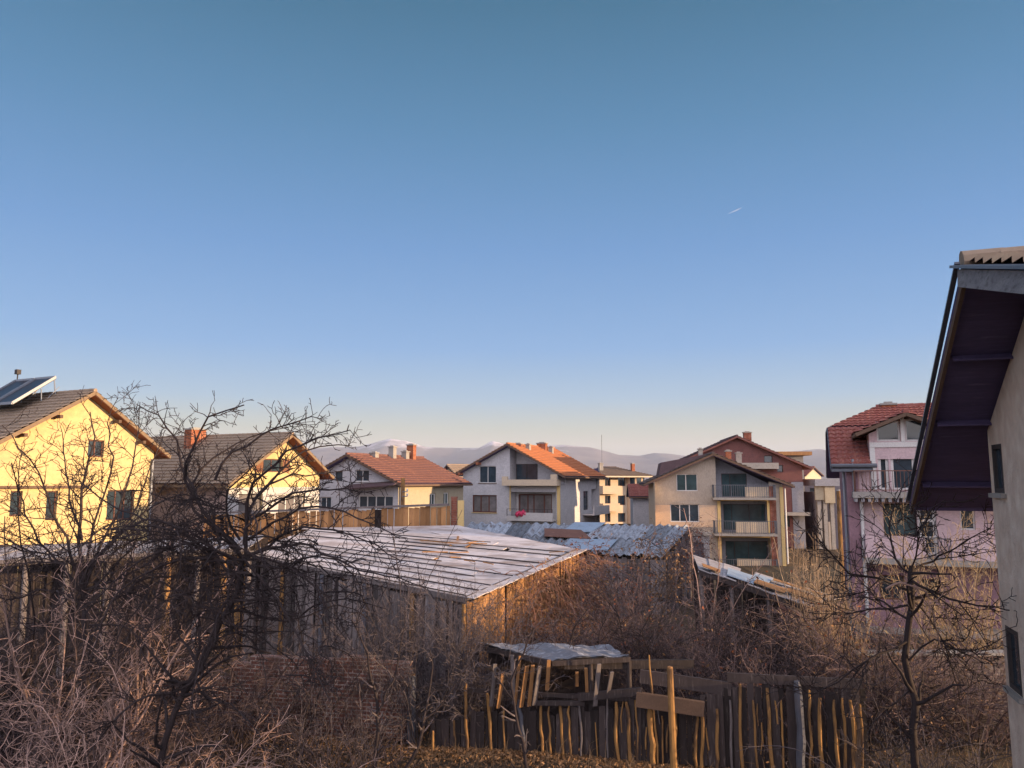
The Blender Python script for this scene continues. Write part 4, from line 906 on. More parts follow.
def big_shed():
    C, E, Bk, Lb = W(466, 597, 24.4), W(249, 554, 30.5), W(577, 550, 31), W(318, 530, 36)
    r = thing('plank_shed', 'long low plank shed with a frosted sheet roof and warm lit end wall', 'shed', (C.x, C.y, 0))
    C, E, Bk, Lb = sub(r, C, E, Bk, Lb); rg = random.Random(11); n = Vector((0, 0, 1))
    m = MB(); N = 11
    for i in range(N):
        f0, f1 = i/N, (i+1.12)/N
        cuts = [0]+sorted(rg.uniform(.05, .95) for _ in range(rg.choice((2, 3, 3, 4))))+[1]
        for a, b in zip(cuts[:-1], cuts[1:]):
            if b-a < .04: continue
            P = lambda f, t: (C.lerp(Bk, f)).lerp(E.lerp(Lb, f), t)
            t0, t1 = a-(.03 if a == 0 else .004), b+(.03 if b == 1 else .004); h = rg.uniform(0, .008); h2 = rg.uniform(.018, .04)
            m.plate([P(f0, t0)+n*(.0+h), P(f0, t1)+n*(.0+h), P(f1, t1)+n*(h2+h), P(f1, t0)+n*(h2+h)], .022)
    ro = m.build('roof', 'sheet', r)
    m = MB()
    for i in range(N+1):
        f = i/N; t0, t1 = rg.choice(((0, 1), (0, .6), (.3, 1), (.1, .9))); P0 = lambda t: C.lerp(Bk, f).lerp(E.lerp(Lb, f), t)+n*.05; m.beam(P0(t0), P0(t1), rg.uniform(.03, .06), .03)
    for t in (.02, .22, .47, .74): m.beam(C.lerp(E, t)-n*.10, Bk.lerp(Lb, t)-n*.10, .12, .14)
    m.build('batten', 'wood_dark', ro)
    m = MB(); m.beam(C+n*-.1, E+n*-.1, .06, .16); m.beam(C+n*-.05, Bk+n*-.02, .07, .14); m.build('eave_board', 'wood', ro)
    K, L2 = W(458, 526.5, 37.0)-r.location, W(300, 529, 38.3)-r.location; m = MB(); L1 = Lb
    for i in range(5):
        f0, f1 = i/5, (i+1.08)/5
        for a, b in ((-.01, .34), (.345, .7), (.705, 1.02)):
            Q = lambda f, t: Bk.lerp(K, f).lerp(L1.lerp(L2, f), t)
            h = rg.uniform(.0, .03)-.01; m.plate([Q(f0, a)+n*h, Q(f0, b)+n*h, Q(f1, b)+n*(h+.03), Q(f1, a)+n*(h+.03)], .022)
    m.build('rear_roof', 'sheet', r)
    m = MB(); planks(m, K, Bk, 0, lambda f: K.z+(Bk.z-K.z)*f-.15, rg, (.15, .28), .02, .03, .05, .01); m.build('rear_boards', 'wood', r)
    # scraps lying on the roof
    dn = Vector((0, 0, .12))
    for _ in range(14):
        m = MB()
        f, t = rg.uniform(.45, .95), rg.uniform(.02, .5); p = C.lerp(Bk, f).lerp(E.lerp(Lb, f), t)+dn; a = rg.uniform(0, 6.28); l = rg.uniform(.4, 1.6)
        m.beam(p, p+Vector((math.cos(a)*l, math.sin(a)*l, .04)), rg.uniform(.04, .1), .03); m.build('loose_board', 'wood_warm', ro)
    m = MB(); i_ = 0.25*(E-C).normalized().cross(Vector((0, 0, 1)))
    a, b = C+(E-C)*.004, E
    planks(m, a, b, 0, lambda f: (C.z+(E.z-C.z)*f)-.18, rg, (.11, .26), .03, .03, .12, .015); m.build('front_boards', 'wood', r)
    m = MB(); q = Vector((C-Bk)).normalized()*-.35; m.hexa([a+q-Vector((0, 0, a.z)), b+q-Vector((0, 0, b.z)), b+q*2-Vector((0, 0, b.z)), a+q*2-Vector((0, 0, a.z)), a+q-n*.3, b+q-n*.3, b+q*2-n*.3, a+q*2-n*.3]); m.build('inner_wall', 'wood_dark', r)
    m = MB(); planks(m, Bk, C, 0, lambda f: (Bk.z+(C.z-Bk.z)*f)-.12, rg, (.14, .26), .03, .03, .05, .01, depth=-.1); m.build('end_boards', 'wood_warm', r)
    for k in range(6):
        t = k/5; p = C.lerp(E, t); q = (C-Bk).normalized()*.1; m = MB(); m.tube([Vector((p.x+q.x, p.y+q.y, 0)), Vector((p.x+q.x, p.y+q.y, p.z-.2))], [.09, .07], 8); m.build('post', 'wood_blue' if k in (2, 3) else 'wood_lit', r)
    return r, C, Bk, E
shed, sC, sB, sE = big_shed()

def pole_barn():
    a, b = W(-60, 566, 25.5), W(250, 551, 28.2); r = thing('pole_barn', 'open fronted pole barn with a long beam over a row of bare posts', 'shed', (a.x, a.y, 0))
    A, B = sub(r, a, b); rg = random.Random(8); u = (B-A); bk = Vector((-.4, 3.0, .2))
    m = MB()
    for i in range(14):
        p, q = A.lerp(B, i/14), A.lerp(B, (i+1.05)/14); h = Vector((0, 0, .12+rg.uniform(0, .05)))
        m.plate([p+h+Vector((0, -.3, -.02)), q+h+Vector((0, -.3, -.02)), q+h+bk, p+h+bk], .03)
    m.build('roof', 'sheet_pale', r)
    m = MB(); m.beam(A, B, .16, .18); m.beam(A+Vector((0, -.28, .05)), B+Vector((0, -.28, .08)), .05, .12); m.build('beam', 'wood', r)
    for x in (20, 60, 100, 163, 195, 222, 239, 249):
        t = (x+60)/310; p = A.lerp(B, t); m = MB(); m.tube([(p.x, p.y, 0), (p.x+rg.gauss(0, .04), p.y, p.z/2), (p.x, p.y, p.z-.09)], [.12, .105, .09], 8); m.build('post', 'wood_lit' if x in (163, 222, 239) else 'wood', r)
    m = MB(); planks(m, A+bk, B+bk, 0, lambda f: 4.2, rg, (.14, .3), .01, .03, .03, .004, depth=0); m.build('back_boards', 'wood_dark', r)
pole_barn()

def barn_wall():
    a, b = W(205, 514, 39), W(449, 505, 37.5); r = thing('plank_wall', 'row of sunlit ochre upright boards standing above the far edge of the shed roof', 'fence', (a.x, a.y, 0)); A, B = sub(r, a, b); rg = random.Random(6)
    hole = ((375-205)/244, (384-205)/244)
    m = MB(); L = (B-A).xy.length
    x = 0
    for s0, s1 in ((0, hole[0]), (hole[1], 1)):
        planks(m, A.lerp(B, s0), A.lerp(B, s1), 0, lambda f: A.lerp(B, s0).z+(A.lerp(B, s1).z-A.lerp(B, s0).z)*f-.05, rg, (.16, .3), .02, .03, .05, .02)
    p, q = A.lerp(B, hole[0]), A.lerp(B, hole[1]); planks(m, p, q, 0, lambda f: p.z-.95, rg, (.2, .3), .01, .03, .03)
    m.build('boards', 'wood_warm', r)
    m = MB(); m.beam(A+Vector((0, -.06, .03)), B+Vector((0, -.06, .03)), .2, .1); m.build('top_rail', 'wood', r)
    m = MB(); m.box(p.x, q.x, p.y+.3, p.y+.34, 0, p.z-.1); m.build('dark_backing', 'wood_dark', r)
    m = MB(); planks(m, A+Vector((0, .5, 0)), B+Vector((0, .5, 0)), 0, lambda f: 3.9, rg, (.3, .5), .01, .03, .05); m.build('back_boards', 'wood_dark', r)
barn_wall()
p = W(457, 498, 37.6); r = thing('timber_pillar', 'short stout timber pillar at the right end of the ochre board wall', 'pillar', (p.x, p.y, 0)); m = MB()
m.box(-.28, .0, 0, .3, 0, p.z); m.box(-.3, .02, -.02, .32, p.z+.003, p.z+.06); m.build('brown_post', 'pillar_brick', r); m = MB(); m.box(.03, .33, .05, .33, 0, p.z-.12); m.build('yellow_post', 'trim_sun_yellow', r)
p = W(403, 478, 43); r = thing('utility_pole', 'slim wooden utility pole with white insulators left of the pale house', 'pole', (p.x, p.y, 0)); m = MB(); m.tube([(0, 0, 0), (0, 0, p.z)], [.15, .11], 9); m.build('shaft', 'wood_lit', r)
for z in (.75, 1.0):
    m = MB(); m.beam((-.02, -.1, p.z-z), (.28, -.1, p.z-z), .05); m.build('bracket', 'zinc', r); m = MB(); m.tube([(.26, -.1, p.z-z+.03), (.26, -.1, p.z-z+.1), (.26, -.1, p.z-z+.17)], [.035, .06, .03], 8); m.build('insulator', 'frame_white', r)

def corrugated_panel(mb, P, per=.5, amp=.07, s0=0, s1=1, t0=0, t1=1, h=0):
    A, B, C, D = P; n = (B-A).cross(D-A).normalized(); n = n if n.z > 0 else -n
    L = (B-A).length*(s1-s0); k = max(6, int(L/per*6)); V = []
    for t in (t0, (t0+t1)/2, t1):
        row = []
        for i in range(k+1):
            s = s0+(s1-s0)*i/k; p = (A.lerp(B, s)).lerp(D.lerp(C, s), t); row.append(p+n*(h+amp*math.sin(s*(B-A).length/per*2*math.pi)))
        V.append(row)
    mb.grid(np.array(V))
def corrugated_shed():
    A, B, C, D = W(470, 524, 42), W(692, 527, 44), W(664, 556, 38.5), W(452, 549, 36.5)
    r = thing('corrugated_shed', 'low shed under weathered blue-grey corrugated sheets behind the frosted roof', 'shed', (D.x, D.y, 0)); A, B, C, D = sub(r, A, B, C, D); rg = random.Random(3)
    m = MB(); nx = 11
    for j in range(2):
        for i in range(nx):
            if (i, j) in ((6, 1),): continue
            corrugated_panel(m, (A, B, C, D), s0=i/nx, s1=(i+1.03)/nx, t0=j/2, t1=(j+1.05)/2+rg.uniform(-.02, .02), h=rg.uniform(0, .02)+.03*(2-j)+(i % 2)*.015)
    ro = m.build('roof', 'corrugated', r)
    m = MB(); P = lambda s, t: A.lerp(B, s).lerp(D.lerp(C, s), t)+Vector((0, 0, .16))
    m.plate([P(.46, -.02), P(.60, -.02), P(.57, .36), P(.44, .34)], .03); m.build('flat_sheet', 'sheet_blue', ro); m = MB(); m.plate([P(.5, .62), P(.72, .62), P(.72, .98), P(.5, .98)], .03); ro2 = m.build('flat_sheet', 'sheet_blue', ro)
    m = MB(); m.plate([P(.35, .3)+Vector((0, 0, .05)), P(.52, .33)+Vector((0, 0, .05)), P(.6, .64)+Vector((0, 0, .05)), P(.38, .6)+Vector((0, 0, .05))], .03); m.build('rusty_sheet', 'rusty', ro)
    m = MB(); n = Vector((0, 0, -.15)); planks(m, D, C, 0, lambda f: D.z+(C.z-D.z)*f-.12, rg, (.15, .3), .02); planks(m, C, B, 0, lambda f: C.z+(B.z-C.z)*f-.12, rg, (.15, .3), .02); planks(m, A, D, 0, lambda f: A.z+(D.z-A.z)*f-.12, rg, (.15, .3), .02); planks(m, B, A, 0, lambda f: A.z-.2, rg, (.15, .3), .02)
    m.build('board_wall', 'wood', r)
corrugated_shed()

def broken_shed():
    A, B, C, D = W(693, 555, 31), W(838, 597, 29.5), W(812, 606, 25.5), W(699, 569, 27)
    r = thing('broken_shed', 'sagging open shed whose patched sheet roof slopes down to the right', 'shed', (D.x, D.y, 0)); A, B, C, D = sub(r, A, B, C, D); rg = random.Random(13)
    P = lambda s, t, h=0: A.lerp(B, s).lerp(D.lerp(C, s), t)+Vector((0, 0, h))
    for nm, mt, lst in (('roof', 'sheet_pale', [(i/9, (i+1.1)/9, 0, 1.02) for i in range(9) if i not in (3,)]),
                        ('blue_sheet', 'sheet_blue', [(.26, .5, .45, .98), (.45, .58, .2, .6)]), ('ochre_board', 'wood_warm', [(.5, .76, .72, .98), (.74, 1.0, .62, .84), (.04, .2, .8, 1.0), (.6, .95, .3, .42)])):
        m = MB()
        for s0, s1, t0, t1 in lst:
            h = rg.uniform(0, .05)+(.08 if nm != 'roof' else 0)+(.05 if nm[0] == 'o' else 0); m.plate([P(s0, t0, h), P(s1, t0, h-.02), P(s1, t1, h-.02), P(s0, t1, h)], .025)
            if nm != 'roof': m.build(nm, mt, ro); m = MB()
        if nm == 'roof': ro = m.build(nm, mt, r)
    m = MB(); m.beam(P(0, 1, -.1), P(1, 1, -.12), .1, .16); m.beam(P(0, .5, -.1), P(1, .5, -.12), .1, .14); m.build('rafter', 'wood_dark', ro)
    for s in (0.02, .3, .62, .97): p = P(s, .95); m = MB(); m.tube([(p.x+rg.gauss(0, .06), p.y, 0), (p.x, p.y, p.z-.15)], [.08, .07], 8); m.build('post', 'wood', r)
    m = MB(); planks(m, P(0, .1), P(1, .1), 0, lambda f: P(f, .1).z-.2, rg, (.15, .3), .02); m.build('back_boards', 'wood_dark', r)
    a, b = sub(r, W(779, 607, 25.8), W(818, 629, 25.2)); m = MB(); m.beam(a, b, .14, .2); m.beam(b, (b.x, b.y, 0), .12); m.build('fallen_beam', 'rusty', r)
broken_shed()

def brick_wall():
    a, b = W(112, 0, 21.8), W(409, 0, 20.3); rg = random.Random(4)
    a.x = G(112, 21.8, 1); b.x = G(409, 20.3, 1)
    r = thing('brick_wall', 'crumbling old brick garden wall with pale mortar below the shed boards', 'wall', (a.x, a.y, 0)); A, B = sub(r, a, b); A.z = B.z = 0
    L = (B-A).length; U = (B-A).normalized(); F = Plane(r, (0, 0, 0), U); n = -F.N
    pts = [(0, 0), (L, 0)]; top = []; x = L
    while x > 0: top.append((x, 1.95+.03*math.sin(x*2)-(.0 if x > L*.42 else .28)+rg.uniform(-.04, .04)-(.35 if L*.36 < x < L*.41 else 0))); x -= rg.uniform(.25, .6)
    top.append((0, 1.6)); m = MB()
    q = top[::-1]
    for (x0, z0), (x1, z1) in zip(q[:-1], q[1:]):
        zz = round(min(z0, z1)/.1)*.1+.0; a0, a1 = U*x0, U*x1
        m.hexa([a0, a1, a1+n*.25, a0+n*.25]+[v+Vector((0, 0, zz)) for v in (a0, a1, a1+n*.25, a0+n*.25)])
    m.build('brickwork', 'old_brick', r)
brick_wall()
a = Vector((G(858, 22.5, 1), 22.5, 0)); r = thing('stone_wall', 'low grey stone garden wall at the foot of the pink house', 'wall', a); rg = random.Random(2); m = MB()
for i in range(14): m.box(i*.5, i*.5+.496, 0, .35, 0, 1.55+rg.uniform(-.12, .05)); 
m.build('stonework', 'rubble', r)
m = MB()
for i in range(9): m.box(i*.78, i*.78+.76, -.05, .4, 1.61, 1.68)
m.build('coping', 'concrete', r)

def front_fence():
    a = Vector((G(430, 20.0, 1), 20.0, 0)); b = Vector((G(866, 18.0, 1), 18.0, 0)); r = thing('plank_fence', 'ragged dark plank fence with sunlit stripped poles leaning along it', 'fence', a); rg = random.Random(21); B = b-a; U = B.normalized(); nF = Vector((U.y, -U.x, 0)); L = B.length
    fx = lambda px: (px-430)/436
    def Z(px, py, off=0):                              # height on the fence line at a pixel
        t = (a.y+B.y*fx(px)-off); p = W(px, py, t); return p-a
    m = MB(); segs = [(432, 530, 712, .12), (530, 640, 707, .05), (640, 735, 695, .03), (735, 866, 684, .02)]
    for x0, x1, py, sk in segs:
        z0, z1 = Z(x0, py).z, Z(x1, py-1).z
        planks(m, B*fx(x0), B*fx(x1), 0, lambda f: z0+(z1-z0)*f, rg, (.10, .21), .014, .03, .16, .012, sk)
    m.build('boards', 'wood_dark', r)
    m = MB()
    for z in (.5, 1.35): m.beam(Vector((0, 0, z))-nF*.06, B+Vector((0, 0, z))-nF*.06, .05, .1)
    m.beam(Z(640, 676, .05), Z(731, 689, .05), .08, .3); m.beam(Z(727, 677, .05), Z(862, 684, .05), .08, .2); m.build('rail', 'wood_dark', r)
    m = MB(); m.beam(Z(636, 699, .35), Z(704, 709, .3), .14, .32); m.build('thick_plank', 'fascia', r)
    m = MB(); m.beam(Z(534, 703, .25), Z(585, 703, .25), .08, .1); m.beam(Z(578, 697, .3), Z(642, 691, .3), .1, .17); m.build('cross_beam', 'wood_dark', r)
    P = [(466, 683, 467, 752, .05, 'l'), (487, 693, 491, 753, .055, 'l'), (503, 706, 504, 753, .03, 'l'), (541, 704, 543, 755, .05, 'l'), (549, 706, 551, 757, .035, 'l'), (560, 704, 563, 759, .05, 'l'), (569, 706, 571, 760, .035, 'l'), (579, 706, 581, 760, .04, 'w'),
         (616, 702, 619, 766, .055, 'l'), (626, 702, 630, 766, .055, 'l'), (635, 700, 637, 766, .03, 'l'), (650, 708, 653, 770, .09, 'l'), (662, 716, 663, 770, .03, 'l'), (676, 713, 675, 770, .045, 'l'), (697, 712, 697, 772, .05, 'l'), (703, 703, 702, 772, .055, 'l'), (717, 709, 717, 772, .05, 'l'), (730, 700, 732, 772, .04, 'w'), (740, 684, 741, 712, .05, 'l'), (753, 700, 757, 745, .04, 'l'), (767, 688, 773, 774, .06, 'l'), (781, 700, 782, 720, .03, 'l'),
         (820, 698, 823, 774, .06, 'l'), (809, 690, 808, 720, .04, 'l'), (834, 700, 837, 774, .05, 'l'), (842, 698, 845, 774, .045, 'l'), (850, 700, 853, 774, .055, 'l'), (860, 704, 862, 774, .04, 'l'), (519, 700, 524, 757, .06, 'b'), (797, 681, 801, 776, .13, 'b'), (649, 655, 656, 706, .03, 'l'), (454, 720, 456, 752, .03, 'l')]
    for x0, y0, x1, y1, rd, c in P:
        p, q = Z(x0, y0, .16), Z(x1, min(y1, 766), .2); q = Vector((q.x+(q.x-p.x)*.1, q.y, 0)); md = (p+q)/2+Vector((rg.gauss(0, .025), 0, 0))
        m = MB(); rd *= .74; jj = lambda v: v+Vector((rg.gauss(0, .012), rg.gauss(0, .012), 0)); m.tube([q, jj(q.lerp(md, .33)), jj(q.lerp(md, .7)), md, jj(md.lerp(p, .4)), jj(md.lerp(p, .75)), p], [rd*rg.uniform(.85, 1.15) for _ in range(6)]+[rd*.75], 8); m.build('pole', {'l': 'wood_lit', 'w': 'wood', 'b': 'wood_blue'}[c], r)
    for _ in range(15):
        x = rg.uniform(585, 862); y1 = rg.uniform(712, 735); y2 = rg.uniform(745, 768)
        if rg.random() < .4: y1, y2 = rg.uniform(692, 705), rg.uniform(712, 740)
        p, q = Z(x, y1, .14), Z(x+rg.uniform(-2, 3), y2, .15); m = MB(); rd = rg.uniform(.012, .026); m.tube([q, (p+q)/2+Vector((rg.gauss(0, .02), 0, 0)), p], [rd, rd*1.1, rd*.8], 6); m.build('lit_sliver', rg.choice(('wood_lit', 'wood', 'wood_lit')), r)  # thin slivers added to suggest sunlit board edges
    # boards hanging under the little roof
    m = MB()
    for x0, y0, x1, y1, rd in ((495, 664, 491, 706, .05), (503, 672, 498, 708, .05), (512, 655, 514, 704, .05), (520, 656, 515, 705, .035), (527, 666, 521, 707, .06), (533, 665, 529, 706, .05), (540, 666, 534, 705, .06), (549, 660, 547, 690, .05), (599, 664, 595, 706, .06), (612, 672, 608, 695, .05), (577, 672, 577, 686, .04), (586, 668, 587, 692, .04)):
        m = MB(); m.beam(Z(x0, y0, .5), Z(x1, y1, .3), rd*1.8, .03); m.build('hanging_board', rg.choice(('wood', 'wood_warm')), r)
    return r
fence = front_fence()
def free_post(label, px0, py0, py1, Y, rad, mat, lean=0):
    p = W(px0, py0, Y); r = thing('wooden_post', label, 'post', (p.x+lean, p.y, 0)); m = MB(); m.tube([(0, 0, 0), (-lean*.6, 0, p.z*.5), (-lean, 0, p.z)], [rad*1.05, rad, rad*.9], 9); m.build('shaft', mat, r)
    m = MB(); m.tube([(-lean, 0, p.z+.002), (-lean, 0, p.z+.03)], [rad*.8, rad*.7], 9); m.build('cut_end', 'wood_warm', r)
free_post('thick blue-grey post at the right end of the brick wall', 412, 675, 742, 20.2, .11, 'wood_blue')
free_post('short pale stake standing in the sunlit leaves near the brick wall', 433, 732, 752, 19.6, .03, 'wood_lit')
free_post('bright yellow barked young pole in front of the thick lit plank', 670, 668, 768, 17.6, .075, 'wood_lit', .04)

def lean_to():
    pts = [W(477, 643, 21.0), W(552, 659, 19.3), W(629, 655, 19.4), W(607, 645, 21.6)]; r = thing('lean_to_roof', 'crumpled frosted sheet roof of the little lean-to behind the fence', 'shed', (pts[1].x, pts[1].y, 0)); a, b, c, d = sub(r, *pts); rs = np.random.RandomState(4)
    V = np.zeros((16, 30, 3)); 
    for i in range(16):
        for j in range(30):
            s, t = j/29, i/15; p = a.lerp(d, t).lerp(b.lerp(c, t), s); V[i, j] = p
    ph = rs.uniform(0, 6, 6); X, Y = V[..., 0], V[..., 1]; V[..., 2] += .05*np.sin(X*3+ph[0]+Y)+.03*np.sin(Y*7+ph[1]+X*2)+.02*np.sin(X*11+Y*5)+rs.normal(0, .008, X.shape)
    m = MB(); m.grid(V); m.grid(V[::-1]-np.array([0, 0, .03])); ro = m.build('roof', 'sheet_old', r)
    m = MB(); dn = Vector((0, 0, -.1)); m.beam(a+dn, b+dn, .08, .12); m.beam(b+dn, c+dn, .08, .12); m.beam(d+dn, c+dn, .08, .1); m.beam(a+dn, d+dn, .08, .1)
    m.beam(b+dn*1.5+Vector((.3, .1, 0)), c+dn*2+Vector((1.6, .2, -.05)), .12, .2); m.build('rafter', 'wood_dark', ro)
    for q in (a, b.lerp(c, .5), c, d): m = MB(); m.tube([(q.x, q.y+.05, 0), (q.x, q.y+.05, q.z-.15)], .06, 8); m.build('post', 'wood_dark', r)
    m = MB(); m.box(min(a.x, b.x)+.3, c.x, 1.9, 1.95, 0, 1.95); m.build('back_wall', 'wood_dark', r)
lean_to()
def timber_pile():
    p = Vector((G(150, 18, .4), 18.3, 0)); r = thing('timber_pile', 'stack of old grey beams on the ground below the bare tree', 'timber pile', p); rg = random.Random(9); m = MB()
    for i, (y, z) in enumerate(((0, .09), (.22, .09), (.44, .09), (.1, .28), (.33, .28), (.2, .47), (.45, .46), (.3, .66))):
        m.beam((-1.3+rg.uniform(-.2, .2), y, z), (1.3+rg.uniform(-.2, .2), y+rg.uniform(-.05, .05), z+rg.uniform(-.02, .05)), .19, .17)
    m.build('beam', 'wood', r)
timber_pile()

# ================================================================= ground cover
def P_(mx, seg, wig, up, kids, ang, ln, rmin=.004, rmax=(.05, .02, .01, .006), tip=.35, t0=.12):
    return dict(max=mx, seg=seg, wig=wig, up=up, kids=kids, ang=ang, len=ln, rmin=rmin, rmax=rmax, tip=tip, t0=t0)
def scatter_quads(name, n, fx, size, mat, seed, kind='stuff', parent=None, **pr):
    rs = np.random.RandomState(seed); C = fx(rs, n); s = rs.uniform(*size, n)[:, None]
    a = rs.normal(size=(n, 3)); a /= np.linalg.norm(a, axis=1, keepdims=True); b = np.cross(a, rs.normal(size=(n, 3))); b /= np.linalg.norm(b, axis=1, keepdims=True)
    V = np.stack([C-a*s, C+b*s*.55, C+a*s, C-b*s*.55], 1).reshape(-1, 3); F = np.arange(4*n).reshape(-1, 4)
    o = link(name, np_mesh(name, V, [F], MAT[mat], uv=False), parent, **pr)
    if kind: o['kind'] = kind
    return o
def lf(rs, n):
    x = rs.uniform(-10, 9, n); y = rs.uniform(16.5, 23, n); k = rs.rand(n) < .5
    t = rs.rand(n); y[k] = (19.9-1.9*(x[k]+1.8)/10)-np.abs(rs.normal(0, .35, k.sum()))-.05
    z = .10*np.sin(x*.31+1)*np.cos(y*.23)+.05*np.sin(x*.9+y*.7)+np.abs(rs.normal(0, .02, n))+.015
    return np.stack([x, y, z], 1)
scatter_quads('fallen_leaves', 26000, lf, (.025, .06), 'leaf_tan', 1)
def grass():
    rg = random.Random(5); L = []
    for _ in range(5200):
        x = rg.uniform(-14, 12); y = rg.uniform(14.5, 30); z = ground_z(x, y); h = rg.uniform(.15, .6); a, b = rg.gauss(0, .4), rg.gauss(0, .4)
        L.append(([(x, y, z-.02), (x+a*h*.4, y+b*h*.4, z+h*.6), (x+a*h, y+b*h, z+h*(.75+.25*rg.random()))], [.006, .004, .0015]))
    link('dry_grass', tubes_mesh('dry_grass', L, 3, 'straw'), None, kind='stuff')
grass()
def undergrowth():
    rg = random.Random(15); out = [[] for _ in range(4)]
    P = P_(2, (.25, .18, .14), (.18, .22, .26), (-.3, 0, 0), (3.2, 3.6), (50, 50), (.6, .3), .0055, (.01, .007, .006))
    for _ in range(1500):
        k = rg.random()
        if k < .5: x, y = rg.uniform(-13, -2.5), rg.uniform(14.5, 23.5)
        elif k < .72: x, y = rg.uniform(-3.5, 9), rg.uniform(20.6, 25)
        else: x, y = rg.uniform(5.5, 14), rg.uniform(19.6, 25)
        if y < 19 and -2.5 < x < 5: continue
        grow(out, rg, (x, y, 0), nrm(rg.gauss(0, .5), rg.gauss(0, .5), 1), rg.uniform(.6, 1.7), .01, 0, P)
    link('undergrowth', tubes_mesh('undergrowth', sum(out, []), 3, 'bark_mid'), None, kind='stuff')
undergrowth()

def wires():
    for k, (a, b, lab) in enumerate(((W(402, 480, 43), W(318, 476, 58), 'upper thin wire from the slim pole towards the grey house'), (W(402, 483, 43), W(322, 488, 58), 'lower thin wire from the slim pole towards the grey house'))):
        o = thing('overhead_wire', lab, 'wire', a); m = MB(); m.tube([(b-a)*(i/12)-Vector((0, 0, .5*4*(i/12)*(1-i/12)*.6)) for i in range(13)], .018, 5); m.build('cable', 'frame_dark', o)
wires()
# ================================================================= trees, shrubs and vines
FRUIT = P_(4, (.25, .22, .16, .12, .1), (.1, .16, .2, .24, .26), (0, .25, .3, .3, .2), (5.0, 4.6, 5.6, 5.5), (55, 50, 54, 52), (1.9, 1.3, .6, .24), .0062, (.035, .024, .013, .009))

